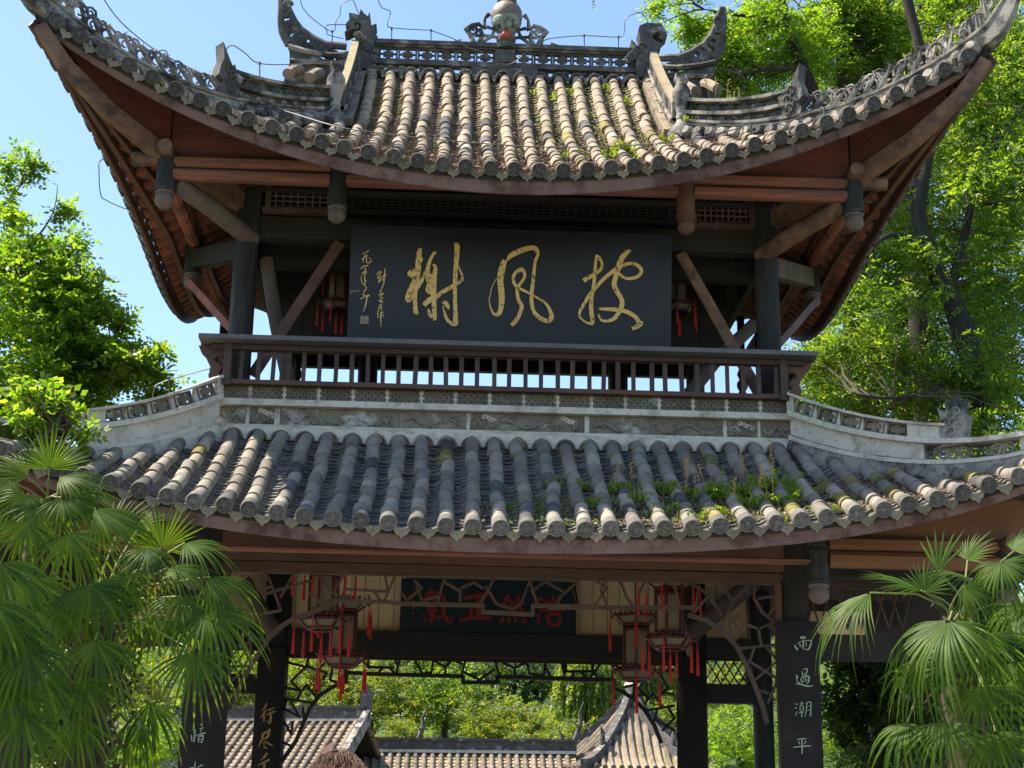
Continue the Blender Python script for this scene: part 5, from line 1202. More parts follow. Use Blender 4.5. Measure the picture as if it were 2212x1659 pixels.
def twigs_to(P, base_pts, k, m, parent, r=.02, name='branch'):
    """thin branches from the limbs out into the leaf clumps"""
    mb = MB(); B = [V(b) for b in base_pts]
    for i in RNG.choice(len(P), k, replace=False):
        p = V(P[i]); b = min(B, key=lambda q: (q-p).length+2.0*max(0, q.z-p.z)); mid = (p+b)/2+V((RNG.normal(0, .12), RNG.normal(0, .12), .15*(p-b).length*.5))
        q = [b, b.lerp(mid, .5)+V((RNG.normal(0, .06), 0, RNG.normal(0, .06))), mid, mid.lerp(p, .55)+V((RNG.normal(0, .05), 0, RNG.normal(0, .05))), p]; mb.tube(q, lambda t: max(.004, r*(1-t)+.003), 5)
    return mb.build(name, m, parent, True, kind='stuff')
def wob(pts, r, n=12, sub=4, jit=.05):
    """a knotted trunk through the points with the radii r"""
    P = [V(p) for p in pts]; Q = []; RR = []
    for i in range(len(P)-1):
        p0, p1, p2, p3 = P[max(i-1, 0)], P[i], P[i+1], P[min(i+2, len(P)-1)]
        for k in range(sub):
            t = k/sub; q = .5*((2*p1)+(p2-p0)*t+(2*p0-5*p1+4*p2-p3)*t*t+(3*p1-p0-3*p2+p3)*t**3)
            rad = lerp(r[i], r[i+1], t); Q.append(q+V((RNG.normal(0, jit)*rad, RNG.normal(0, jit)*rad, 0))); RR.append(rad*(1+RNG.normal(0, .05)))
    Q.append(P[-1]); RR.append(r[-1]); return MB().tube(Q, RR, n), Q
def ground_z(y): return .0
def tree(name, label, cat, group, trunk_px, Y, radii, limbs, ncrown, blobs, m, K=7, length=.28, leaf=.11, wid=.5, droop=.3, ntw=60, bark='bark', root_dx=0, back=0):
    top = [at(x, y, Y) for x, y in trunk_px]; base = V((top[0].x+root_dx, Y, hill_z(top[0].x, Y) if Y > 56 else 0))
    e = empty(name, base, label, cat, group); inv = e.matrix_basis.inverted() if False else Matrix.Translation(-base)
    pts = [base-V((0, 0, .2))]+top; tb, Q = wob(pts, [radii[0]*1.25]+list(radii), 14); joints = list(Q)
    tb.v = [tuple(V(p)-base) for p in tb.v]; t = tb.build('trunk', M[bark], e, True)
    for L_ in limbs:
        lp = [at(x, y, Y+dy) for x, y, dy in L_[0]]; b, q = wob(lp, L_[1], 10); joints += q
        b.v = [tuple(V(p)-base) for p in b.v]; b.build('limb', M[bark], e, True)
    if ncrown:
        if back: blobs = [(b[0], b[1], b[2]*.92, b[3]*.92, b[4]+back, b[5]*.8)+tuple(b[6:]) for b in blobs]
        P = blob_points(ncrown, blobs); v, f = sprays(P, K, length, leaf, wid, droop); v = v-np.array(base)
        link('crown', np_mesh('crown', v, f, m), e)
        if ntw:
            o = twigs_to(P, joints[len(joints)//3:], ntw, M['twig'], None); 
            me = o.data; me.transform(Matrix.Translation(-base)); o.parent = e
    return e
# the big trees on the right, behind the pavilion
tree('broadleaf_tree', 'tall tree with the thick leaning dark trunk right of the right eaves', 'tree', 'tall trees behind the pavilion',
     [(2125, 1150), (2108, 900), (2096, 770), (2062, 660), (2015, 570), (1985, 470), (1995, 380), (2010, 260), (1990, 120), (1960, 0), (1930, -120)], 9.5, [0.267, 0.243, 0.231, 0.219, 0.194, 0.152, 0.134, 0.122, 0.110, 0.098, 0.073],
     [([(2050, 640, 0), (2085, 500, .3), (2110, 400, .5), (2170, 280, .6), (2240, 200, .6)], [0.098, 0.079, 0.073, 0.061, 0.042]), ([(2010, 560, 0), (1955, 510, -.5), (1900, 520, -1.0), (1850, 600, -1.2)], [0.091, 0.061, 0.037, 0.018]), ([(2090, 420, .4), (2150, 440, 0), (2230, 400, -.3)], [0.037, 0.030, 0.018]),
      ([(2096, 770, 0), (2020, 840, -1.0), (1930, 860, -1.6), (1840, 850, -2.0)], [0.061, 0.042, 0.030, 0.012]), ([(1990, 420, 0), (1940, 300, .4), (1930, 180, .5)], [0.073, 0.061, 0.049])],
     6600, [(2110, 160, 140, 150, 9, 2), (2180, 340, 100, 150, 8.5, 2), (2010, 290, 80, 110, 10, 1.6, .7), (2120, 520, 130, 150, 9, 2.2), (2190, 720, 110, 160, 9, 2), (1940, 640, 140, 110, 8.6, 2), (1850, 730, 130, 110, 8.2, 2), (1800, 800, 90, 80, 8, 1.5), (1950, 810, 170, 110, 8.6, 2), (2110, 880, 140, 110, 8.5, 2), (1990, 470, 110, 110, 9, 2, .8), (1900, 560, 90, 70, 9, 1.6), (1850, 880, 120, 60, 8.2, 1.5), (2000, 920, 150, 60, 7.6, 1.4)],
     M['leafB'], 9, .34, .098, .42, .22, 110, back=1.0)
tree('broadleaf_tree', 'slim dark trunked tree rising right behind the gable wing of the upper roof', 'tree', 'tall trees behind the pavilion',
     [(1840, 700), (1800, 330), (1775, 240), (1735, 150), (1700, 60), (1685, -20), (1670, -120)], 10.5, [0.182, 0.146, 0.134, 0.122, 0.115, 0.103, 0.073],
     [([(1700, 60, 0), (1640, 40, -.5), (1580, 30, -1), (1520, 20, -1.2)], [0.061, 0.042, 0.030, 0.012]), ([(1735, 150, 0), (1670, 150, -.8), (1600, 160, -1.2)], [0.049, 0.030, 0.012])],
     3600, [(1560, 130, 110, 80, 9.5, 1.6), (1640, 70, 130, 100, 10, 1.8), (1480, 45, 80, 45, 9, 1, .6), (1600, 205, 100, 50, 9.3, 1.3), (1740, 130, 110, 130, 10.5, 1.6, .45), (1420, 30, 40, 30, 8, .6, .5), (1500, 120, 60, 40, 9, .8, .7)],
     M['leafA'], 9, .32, .10, .42, .2, 80, back=1.0)
tree('broadleaf_tree', 'straight dark trunk between the slim tree and the right corner of the upper roof', 'tree', 'tall trees behind the pavilion',
     [(1850, 700), (1832, 300), (1825, 210), (1812, 110), (1800, 10), (1795, -120)], 12.0, [0.158, 0.122, 0.110, 0.098, 0.091, 0.073],
     [([(1812, 110, 0), (1870, 40, .3), (1930, 0, .4)], [0.049, 0.037, 0.018])],
     3500, [(1850, 70, 130, 100, 12, 1.8), (1830, 190, 90, 70, 12, 1.4, .6), (1780, 30, 90, 70, 12, 1.6, .8), (1900, 170, 90, 90, 12, 1.5)],
     M['leafB'], 9, .34, .10, .42, .25, 60, back=.9)
tree('broadleaf_tree', 'dark trunk forking behind the right tip of the upper roof', 'tree', 'tall trees behind the pavilion',
     [(1985, 700), (1960, 300), (1945, 140), (1925, 60), (1895, 0), (1870, -90)], 13.5, [0.219, 0.182, 0.164, 0.146, 0.128, 0.098],
     [([(1935, 100, 0), (1975, 40, .2), (2010, -40, .3)], [0.085, 0.067, 0.049]), ([(1945, 140, 0), (2040, 120, .5), (2140, 150, .8)], [0.054, 0.037, 0.018])],
     4200, [(1980, 60, 150, 110, 13, 2), (2110, 60, 130, 100, 13, 2), (1960, 220, 110, 110, 13.5, 1.8), (2190, 180, 80, 130, 13, 1.6), (2060, 240, 100, 100, 13, 2)],
     M['leafB'], 9, .36, .105, .42, .25, 60, back=.9)
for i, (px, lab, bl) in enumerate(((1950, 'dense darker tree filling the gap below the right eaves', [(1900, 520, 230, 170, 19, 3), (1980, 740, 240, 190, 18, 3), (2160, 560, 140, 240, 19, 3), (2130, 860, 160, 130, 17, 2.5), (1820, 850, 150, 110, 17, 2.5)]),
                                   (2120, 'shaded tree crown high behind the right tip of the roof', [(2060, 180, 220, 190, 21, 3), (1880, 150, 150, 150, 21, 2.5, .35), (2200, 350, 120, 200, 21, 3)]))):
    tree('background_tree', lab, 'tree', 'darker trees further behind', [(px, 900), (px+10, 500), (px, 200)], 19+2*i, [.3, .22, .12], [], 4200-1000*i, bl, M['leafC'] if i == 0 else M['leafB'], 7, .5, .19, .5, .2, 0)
# the bright tree on the left
lt = tree('leafy_tree', 'bright green tree with heart shaped leaves at the left edge beside the upper roof', 'tree', None,
     [(-120, 1100), (-70, 850), (-40, 650), (-30, 480), (-40, 300)], 4.2, [.17, .14, .11, .07, .03],
     [([(-60, 800, 0), (60, 760, -.2), (180, 760, -.3), (300, 800, -.4), (385, 800, -.4)], [.05, .035, .025, .012, .004]), ([(-40, 650, 0), (40, 560, .1), (110, 470, .2), (125, 400, .2)], [.04, .025, .012, .004]), ([(-60, 850, 0), (40, 890, -.4), (150, 900, -.5), (190, 930, -.5)], [.04, .03, .014, .004]), ([(-30, 480, 0), (30, 420, 0), (90, 340, 0)], [.03, .012, .004]), ([(-40, 650, 0), (80, 640, .3), (190, 650, .3), (240, 690, .3)], [.04, .02, .012, .004])],
     6600, [(50, 640, 110, 110, 3.96, 1.38), (40, 790, 160, 110, 3.84, 1.50), (180, 750, 90, 70, 3.72, 1.00), (60, 900, 120, 80, 3.36, 1.12), (230, 790, 80, 45, 3.72, 0.75, .8), (120, 550, 60, 70, 4.20, 0.88, .55), (180, 680, 90, 80, 4.2, 1.2), (280, 800, 110, 60, 4.0, 1.0), (120, 620, 120, 120, 4.4, 1.3), (130, 850, 140, 90, 3.8, 1.2), (20, 520, 60, 70, 4.20, 0.88), (25, 390, 45, 45, 4.20, 0.50, .6), (55, 345, 45, 22, 4.20, 0.38, .8), (310, 790, 60, 30, 3.72, 0.50, .6), (330, 840, 60, 30, 4.56, 0.50, .6), (170, 660, 50, 50, 4.32, 0.62, .7), (270, 720, 50, 30, 3.96, 0.50, .6), (130, 460, 40, 40, 4.32, 0.38, .4), (10, 960, 60, 40, 3.24, 0.62)],
     M['leafA'], 7, .25, .090, .62, .15, 90, 'twig')
sg = tree('leafy_sapling', 'young tree with large bright leaves in front of the left belt end', 'tree', None, [(-30, 1100), (60, 980), (120, 920)], -2.4, [.05, .035, .02],
     [([(110, 930, 0), (160, 915, 0), (190, 950, 0)], [.012, .008, .003])], 170, [(140, 880, 55, 40, -2.4, .4), (185, 935, 25, 30, -2.4, .2), (60, 930, 70, 50, -2.2, .5), (90, 860, 70, 50, -2.2, .4)], M['leafA'], 6, .22, .095, .65, .45, 18, 'twig')
tree('leafy_tree', 'unseen tree added left of the palms to shade them', 'tree', None, [(-620, 1200), (-600, 700), (-560, 300)], -4.8, [.16, .12, .05], [], 6500, [(-560, 430, 330, 230, -4.8, .8), (-640, 160, 300, 200, -4.8, .8), (-480, 640, 240, 160, -5.0, .8)], M['leafA'], 7, .24, .085, .62, .15, 30, 'twig')  # added out of view, crown sized and placed to shade the left palms
# a few leaves hanging into the sky above the ridge
hb = empty('hanging_twig', at(1280, -60, 3), 'few pale leaves hanging into the sky right of the vase', 'twig')
hp = at(1280, -60, 3)
hm = MB(); hm.tube([V((0, 0, 0)), at(1283, -20, 3)-hp, at(1280, 20, 3)-hp], .004, 5); hm.build('stem', M['twig'], hb)
Pq = np.array([np.array(at(x, y, 3)-hp) for x, y in ((1281, -5), (1278, 6), (1274, 14), (1286, -12), (1277, 1))]); v, f = sprays(Pq, 2, .03, .075, .55, .9); link('leaf_spray', np_mesh('leaf_spray', v, f, M['leafA']), hb)

# ---------------------------------------------------------------- woods seen through the open ground floor
hill_trees = [  # px, top py, half width, half height, Y, material, label
    (560, 1480, 110, 62, 46, 'leafD', 'round bush above the left background roof'), (680, 1455, 90, 60, 50, 'leafD', 'glossy light tree behind the left lattice arch'),
    (600, 1400, 120, 60, 58, 'leafB', 'tree behind the left pair of lanterns'), (800, 1500, 95, 75, 48, 'leafD', 'leafy tree behind the gable of the left background roof'),
    (900, 1430, 120, 60, 56, 'leafB', 'wide tree under the left half of the rear lattice'), (960, 1510, 90, 75, 50, 'leafB', 'olive tree with bare crossing branches'),
    (875, 1585, 60, 42, 42, 'leafD', 'low pale bush right of the left background roof'), (1080, 1560, 95, 70, 44, 'leafD', 'yellow green bush above the long background ridge'),
    (1110, 1450, 90, 70, 57, 'leafC', 'dark tree in the middle of the opening'), (1190, 1590, 90, 42, 41, 'leafD', 'bush left of the pointed background roof'),
    (1440, 1560, 80, 60, 46, 'leafD', 'bush right of the pointed background roof'), (1600, 1470, 100, 60, 40, 'leafD', 'bright bush behind the right diamond lattice'),
    (1600, 1600, 90, 80, 30, 'leafA', 'sunny bush between the right columns'), (290, 1480, 70, 80, 34, 'leafD', 'pale leafy bush left of the left couplet board'),
    (310, 1600, 70, 90, 26, 'leafA', 'sunlit yellow green bush at the bottom left'), (1820, 1560, 90, 120, 20, 'leafB', 'dense bush right of the right couplet board'),
    (480, 1580, 80, 60, 44, 'leafD', 'bush behind the left front column'), (1350, 1640, 80, 40, 60, 'leafC', 'dark shrub behind the pointed roof')]
for px, py, rx, ry, Y, mm, lab in hill_trees:
    tree('garden_tree', lab, 'tree', 'trees of the garden beyond', [(px, py+ry*.8), (px+4, py)], Y, [.14, .07], [([(px, py+ry*.5, 0), (px-rx*.5, py-ry*.2, -.3)], [.08, .03]), ([(px, py+ry*.4, 0), (px+rx*.5, py-ry*.3, -.3)], [.08, .03])],
         int(1500*(rx*ry/6000)), [(px, py, rx, ry, Y, 1.8), (px-rx*.5, py+ry*.3, rx*.6, ry*.6, Y-1, 1.2), (px+rx*.5, py+ry*.3, rx*.6, ry*.6, Y-1, 1.2)], M[mm], 7, .4*Y/48, .135*Y/48, .5, .2, 10)
def willow(px, py, rx, ry, Y, lab):
    base = at(px, 1659, Y); base.z = 0; e = empty('willow_tree', base, lab, 'willow tree', 'willows beyond the pavilion')
    tb, Q = wob([V((0, 0, -.2)), at(px-8, py+ry*.9, Y)-base, at(px, py+ry*.1, Y)-base, at(px+20, py-ry*.6, Y)-base], [.3, .24, .18, .06], 10); tb.build('trunk', M['bark'], e, True)
    for dx in (-.55, -.25, .35, .6):
        lb, _ = wob([at(px, py+ry*(.7-.3*abs(dx)), Y)-base, at(px+rx*dx*.6, py+ry*.0, Y)-base, at(px+rx*dx, py-ry*.6, Y)-base], [.13, .09, .03], 8); lb.build('limb', M['bark'], e, True)
    n = 620; a = RNG.uniform(0, 2*np.pi, n); q = np.sqrt(RNG.random(n)); ex = rx*.0085*Y/30; c = np.array(at(px, py-ry*.5, Y)); k = ry*.0085*Y/30
    top = c+np.stack([np.cos(a)*q*ex, np.sin(a)*q*ex*.7, (1-q**2)*k*.55+RNG.normal(0, .25, n)], 1); L = RNG.uniform(1.0, 2.3, n)*k*.8; Vs = []
    m = 26
    for j in range(m):
        t = (j+RNG.random(n))/m; o = top+np.stack([np.cos(a)*.25*t, np.sin(a)*.25*t, -L*t], 1); ax = unit(RNG.normal(0, .4, (n, 3))+np.array([0, 0, -1.0])); wv_ = unit(np.cross(ax, RNG.normal(size=(n, 3)))); ll = .22*Y/48; ww = .045*Y/48
        Vs.append(np.stack([o, o+ax*ll*.5+wv_*ww, o+ax*ll, o+ax*ll*.5-wv_*ww], 1))
    v = np.concatenate(Vs).reshape(-1, 3)-np.array(base); link('crown', np_mesh('crown', v, np.arange(len(v)).reshape(-1, 4), M['leafW']), e)
willow(1270, 1500, 95, 90, 52, 'willow with dark forked trunk behind the pointed roof'); willow(1395, 1490, 85, 85, 55, 'willow partly behind the right lattice arch')
# closed canopy of the slope behind
n = 15000; X_ = RNG.uniform(-75, 75, n); Y_ = RNG.uniform(58, 150, n)
Zh = np.array([hill_z(x, y) for x, y in zip(X_, Y_)]); Pm = np.stack([X_, Y_, Zh+RNG.gamma(2.0, 1.3, n)+1.2*np.sin(X_*.5)*np.sin(Y_*.4)], 1)
v, f = sprays(Pm, 6, 1.0, .55, .6, .2); tag(link('woodland', np_mesh('woodland', v, f, M['leafD'])), 'green woodland covering the slope far behind the pavilion', None, None, 'stuff')
# shaded shrubs on both sides of the pavilion
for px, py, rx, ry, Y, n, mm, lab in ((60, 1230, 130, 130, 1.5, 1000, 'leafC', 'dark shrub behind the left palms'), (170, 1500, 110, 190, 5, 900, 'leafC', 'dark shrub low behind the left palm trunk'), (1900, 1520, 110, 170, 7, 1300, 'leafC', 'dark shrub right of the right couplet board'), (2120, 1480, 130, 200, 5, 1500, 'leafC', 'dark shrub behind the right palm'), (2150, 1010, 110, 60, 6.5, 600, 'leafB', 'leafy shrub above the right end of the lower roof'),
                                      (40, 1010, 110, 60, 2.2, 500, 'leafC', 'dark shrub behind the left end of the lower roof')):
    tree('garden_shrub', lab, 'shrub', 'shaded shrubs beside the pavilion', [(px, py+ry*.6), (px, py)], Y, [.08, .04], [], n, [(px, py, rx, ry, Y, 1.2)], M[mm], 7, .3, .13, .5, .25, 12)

# ---------------------------------------------------------------- fan palms
def frond_mesh(r, spread, droop, nseg, seed, ragged=.12):
    """pleated fan: hub at the origin, fan in the x-y plane pointing along +y, tips falling along -z"""
    rr = np.random.default_rng(seed); vs = []; fs = []; dth = spread/nseg
    for i in range(nseg):
        th = -spread/2+dth*(i+.5)+rr.normal(0, dth*.12); q = abs(th)/(spread/2); L = r*(1-.26*q*q)*(1+rr.normal(0, ragged*.6)); d = np.array([np.sin(th), np.cos(th), 0]); s = np.array([np.cos(th), -np.sin(th), 0])
        dr = droop*(1+rr.normal(0, .25)); ss = [.04, .20, .34, .52, .70, .86, 1.0]; base = len(vs); tw = rr.normal(0, .12)
        for k, t in enumerate(ss):
            hw = t*L*math.tan(dth/2)*1.0 if t <= .34 else .34*L*math.tan(dth/2)*1.12*max(.02, (1-((t-.34)/.66)**1.9))
            fall = -dr*L*max(0, t-.35)**1.9*1.5; pull = -max(0, t-.5)**2*dr*.35*L
            c = d*(t*L+pull)+np.array([0, 0, fall]); z = np.array([0, 0, hw*.55]); e = s*math.cos(tw*t)+np.array([0, 0, math.sin(tw*t)])
            vs += [c-e*hw, c+z, c+e*hw]
        for k in range(len(ss)-1):
            a = base+3*k; fs += [(a, a+1, a+4, a+3), (a+1, a+2, a+5, a+4)]
    return np.array(vs), np.array(fs)
PALM_N = [0]
def palm(label, crown_px, Y, trunk_r, fronds, fk=1.0, flowers=()):
    c = at(*crown_px, Y); base = V((c.x, Y, .55 if Y > -10 else 0)); e = empty('fan_palm', base, label, 'palm', 'fan palms in front of the pavilion')
    b = lambda p: V(p)-base
    tb, _ = wob([V((.05, 0, -.1)), V((0, 0, (c.z-base.z)*.5)), b(c)-V((0, 0, .05))], [trunk_r*.9, trunk_r, trunk_r*.85], 14, 8, .06)
    t = tb.build('trunk', M['fibre'], e, True)
    hairs = MB()
    for i in range(70):
        z = RNG.uniform(.2, c.z-base.z); a = RNG.uniform(0, 6.28); d = V((math.cos(a), math.sin(a), 0)); p = d*trunk_r*.9+V((0, 0, z)); hairs.tube([p, p+d*.10+V((0, 0, .10)), p+d*.17+V((0, 0, .02))], [.022, .016, .004], 4)
    hairs.build('leaf_base', M['fibre'], t, kind='stuff')
    for hx_, hy_, tx, ty, dY, spread, droop, face, nseg in fronds:
        PALM_N[0] += 1; h = at(hx_, hy_, Y+dY); tip = at(tx, ty, Y+dY-.22*droop); ax = tip-h; r = ax.length; ax.normalize()
        toc = (CAM_P-h).normalized(); nn = (toc*face*fk+V((-.25*(fk < 1), 0, 1))*(1-face*fk)); nn = (nn-ax*nn.dot(ax)).normalized(); sx = ax.cross(nn)
        vv, ff = frond_mesh(r*1.18, R(spread), droop, int(nseg*.62), 100+PALM_N[0])
        F = np.array(((sx.x, ax.x, nn.x), (sx.y, ax.y, nn.y), (sx.z, ax.z, nn.z)))
        # tips always fall towards the ground: add the fall in world space too
        W3 = vv @ F.T; rad = np.linalg.norm(vv[:, :2], axis=1)/r; W3[:, 2] -= droop*.12*r*np.maximum(0, rad-.45)**2*2
        o = link('frond', np_mesh('frond', W3+np.array(b(h)), ff, M['palm'], True), e)
        s0 = b(c)+V((RNG.normal(0, .05), RNG.normal(0, .05), -.05)); s1 = b(h); md = (s0+s1)/2+V((0, 0, .12*(s1-s0).length))
        MB().tube([s0, s0.lerp(md, .5)+V((0, 0, .03)), md, s1], lambda q: .013-.005*q, 6).build('leaf_stalk', M['petiole'], o, True)
    for x0, y0, x1, y1 in flowers:
        p, q = b(at(x0, y0, Y-.1)), b(at(x1, y1, Y-.25)); mb = MB(); mb.tube([b(c), p.lerp(b(c), .4)+V((0, 0, .1)), p, q], lambda t: .012-.006*t, 5)
        for k in range(46):
            t = RNG.random(); o = p.lerp(q, t); d = V((RNG.normal(), RNG.normal()*.6, RNG.normal()-.4)).normalized()*RNG.uniform(.06, .16); mb.tube([o, o+d*.5+V((0, 0, .02)), o+d], [.004, .004, .002], 4)
        mb.build('flower_stalk', M['flower'], e, kind='stuff')
    return e
#       hub x, y, tip x, y, dY, spread, droop, facing, segments
palm('large fan palm with a shaggy dark trunk in front of the lower roof left end', (205, 1345), -4.6, .20, [
    (349, 1183, 362, 1095, -.1, 210, .12, .80, 40), (150, 1152, 200, 1255, -.2, 170, .75, .55, 36), (244, 1240, 300, 1352, -.35, 150, .8, .6, 34),
    (115, 1305, 150, 1405, -.5, 190, .8, .6, 36), (195, 1262, 235, 1370, -.5, 180, .8, .6, 36), (447, 1316, 520, 1420, -.5, 170, .8, .55, 38),
    (420, 1408, 438, 1520, -.6, 170, .7, .7, 34), (206, 1382, 225, 1490, -.7, 150, .85, .7, 34), (98, 1466, 115, 1580, -.8, 150, .8, .7, 32),
    (175, 1466, 190, 1585, -.7, 170, .8, .7, 34), (391, 1288, 405, 1372, -.5, 180, .8, .5, 32), (400, 1172, 500, 1205, -.3, 140, .5, .35, 34),
    (363, 1226, 455, 1268, -.4, 130, .6, .45, 30), (454, 1246, 535, 1325, -.4, 120, .7, .5, 30), (318, 1185, 322, 1250, -.5, 170, .85, .6, 28),
    (205, 1098, 320, 1175, -.3, 110, .55, .45, 30), (300, 1140, 350, 1110, .2, 160, .3, .5, 30), (250, 1160, 300, 1090, .3, 170, .3, .5, 30),
    (60, 1250, 85, 1370, -.5, 170, .8, .6, 34), (330, 1330, 345, 1430, .2, 160, .85, .6, 30), (60, 1130, 40, 1210, -.3, 180, .8, .5, 34),
    (325, 1515, 335, 1625, .6, 110, .9, .6, 18), (276, 1563, 285, 1660, .6, 100, .9, .6, 16), (302, 1550, 312, 1640, .5, 60, .9, .6, 10), (160, 1560, 180, 1650, -.4, 150, .9, .6, 30)],
    flowers=((300, 1255, 330, 1290), (330, 1270, 352, 1262)))
palm('fan palm at the bottom left corner with drooping dark fronds', (20, 1330), -5.6, .19, [
    (0, 1215, 30, 1330, -.4, 170, .8, .6, 34), (20, 1350, 40, 1470, -.5, 180, .8, .65, 34), (-20, 1300, 10, 1420, -.6, 170, .8, .6, 34), (60, 1400, 85, 1520, -.5, 170, .8, .7, 34),
    (10, 1480, 25, 1600, -.5, 160, .85, .7, 32), (-40, 1180, -60, 1090, .2, 200, .3, .6, 36), (50, 1540, 70, 1650, -.5, 160, .85, .7, 30), (-30, 1420, -30, 1540, -.5, 160, .85, .7, 30)])
palm('smaller fan palm below the left end of the belt with one lit upright fan', (95, 1085), -3.4, .14, [
    (106, 1012, 112, 925, -.1, 190, .10, .8, 38), (60, 1030, -30, 985, -.1, 150, .35, .5, 34), (130, 1030, 230, 1050, -.2, 130, .6, .45, 32), (62, 1070, 20, 1140, -.4, 180, .75, .55, 34), (135, 1075, 180, 1150, -.4, 170, .75, .55, 34),
    (20, 1040, -40, 1100, -.3, 170, .7, .5, 32), (150, 1060, 265, 1088, -.2, 110, .55, .45, 28), (90, 1090, 95, 1180, -.4, 180, .8, .6, 34)], flowers=((75, 1120, 60, 1200),))
palm('large fan palm at the right edge with sunlit drooping fronds', (2072, 1330), -4.6, .20, [
    (1997, 1277, 2000, 1215, -.1, 200, .1, .8, 30), (2028, 1235, 2040, 1150, .0, 90, .05, .7, 12), (1990, 1275, 1880, 1235, -.1, 110, .25, .5, 30), (1880, 1280, 1762, 1370, -.3, 100, .55, .45, 34),
    (2164, 1213, 2175, 1300, -.3, 200, .7, .6, 36), (2080, 1265, 2170, 1330, -.3, 140, .7, .5, 34), (2050, 1340, 1945, 1480, -.6, 150, .75, .6, 44), (2060, 1340, 2075, 1450, -.6, 150, .8, .6, 36),
    (2049, 1560, 2035, 1670, -.6, 170, .8, .7, 34), (2205, 1300, 2190, 1400, -.3, 180, .75, .6, 36), (2090, 1210, 2120, 1150, .2, 170, .25, .6, 32), (2190, 1190, 2235, 1140, .1, 170, .3, .6, 32),
    (2120, 1370, 2170, 1490, -.5, 160, .8, .6, 36), (2000, 1420, 1975, 1530, -.4, 150, .85, .65, 32), (2120, 1480, 2140, 1600, -.6, 160, .85, .7, 34), (2190, 1430, 2215, 1550, -.4, 160, .8, .6, 34),
    (1960, 1560, 1940, 1660, -.3, 150, .85, .7, 30), (2150, 1580, 2165, 1690, -.5, 160, .85, .7, 32), (2100, 1250, 2010, 1225, .2, 120, .4, .5, 30)], fk=.62)

# ---------------------------------------------------------------- tiled houses of the garden beyond
def roof_row(L, r, n, name, m):
    mb = MB(); k = 8; vs = []; fs = []; ys = []
    for i in range(n): ys += [(L*i/n, 1.12), (L*(i+.12)/n, 1.08), (L*(i+.13)/n, 1.0), (L*(i+.97)/n, .95)]
    for y, q in ys: vs += [(r*q*math.cos(math.pi*j/k), y, r*q*math.sin(math.pi*j/k)) for j in range(k+1)]
    for a in range(len(ys)-1):
        for j in range(k): fs.append((a*(k+1)+j+1, a*(k+1)+j, (a+1)*(k+1)+j, (a+1)*(k+1)+j+1))
    fs.append(tuple(range(k+1))); return mb.add(vs, fs).mesh(name, m, True)
def pan_row(L, w, n, name, m):
    mb = MB(); vs = []; fs = []; k = 4
    for i in range(n):
        for y, z in ((L*i/n, .03), (L*(i+1)/n, .0)):
            b = len(vs); vs += [((-1+2*j/k)*w/2, y, z-.03+.035*((-1+2*j/k)**2)) for j in range(k+1)]
    for a in range(2*n-1):
        for j in range(k): fs.append((a*(k+1)+j, a*(k+1)+j+1, (a+1)*(k+1)+j+1, (a+1)*(k+1)+j))
    return mb.add(vs, fs).mesh(name, m)
def slope(house, A, B, down, L, n_t=13, sp=.285, r=.085, rowm='tile_bg'):
    """one tiled slope hanging from the ridge line A-B"""
    A, B, dn = V(A), V(B), V(down).normalized(); ex = (B-A).normalized(); nn = ex.cross(-dn).normalized()
    if nn.z < 0: nn = -nn
    q = MB(); pts = [A, B, B+dn*L, A+dn*L]; q.prism([p-nn*.03 for p in pts], -nn*.10); o = q.build('roof', M['deck'], house)
    rw = roof_row(L, r, n_t, 'tile_row', M[rowm]); pn = pan_row(L, sp, n_t*2, 'pan_row', M['pan_up']); N = int((B-A).length/sp)
    for i in range(N):
        p = A+ex*(sp*(i+.5))+dn*L; x = ex
        if x.cross(-dn).dot(nn) < 0: x = -ex
        link('tile_row', rw, o, frame(p+nn*.01, x, -dn, nn))
        link('pan_row', pn, o, frame(p+ex*sp*.5+nn*.0, x, -dn, nn))
    return o
def house_left():
    B = at(788, 1556, 34); A = B+V((-9.5, 2.2, 0)); e = empty('tiled_house', (B.x-4, 34, 0), 'grey tiled house at the lower left with a stepped dark ridge', 'house'); e.location = (0, 0, 0)
    dn = V((-.20, -.80, -.50)); slope(e, A, B, dn, 6.2); slope(e, A, B, V((.20, .80, -.50)), 6.2)
    ex = (B-A).normalized(); rg = MB(); rg.beam(A+V((0, 0, .18)), B+V((0, 0, .18)), .26, .40); o = rg.build('ridge', M['darkstone'], e)
    MB().beam(A+V((0, 0, .42)), B+V((0, 0, .42)), .36, .09).build('ridge_cap', M['darkstone'], o); MB().beam(A+V((0, -.16, .0)), B+V((0, -.16, .0)), .12, .08).build('ridge_moulding', M['palestone'], o)
    g = MB(); d = dn.normalized(); g.beam(B+ex*.1+V((0, 0, .15)), B+ex*.1+d*5.8+V((0, 0, .12)), .22, .42); g2 = g.build('gable_ridge', M['stone'], e)
    q = lambda u, h: B+ex*u+V((0, 0, h)); MB().prism([q(-.25, .3), q(.25, .3), q(.2, .7), q(.32, .9), q(.15, .95), q(.05, 1.25), q(-.08, .95), q(-.25, 1.0), q(-.15, .75)], (0, .2, 0)).build('ridge_end', M['darkstone'], o)
    c = (A+B)/2; w_ = MB(); 
    for s in (-1, 1):
        p = V((.20, .80, -.5)).normalized()*5.2*s; z1 = c.z-2.9
        w_.beam(V((A.x+p.x, A.y+p.y, z1/2)), V((B.x+p.x, B.y+p.y, z1/2)), .25, z1)
    w_.build('wall', M['palestone'], e, kind='stuff')
house_left()
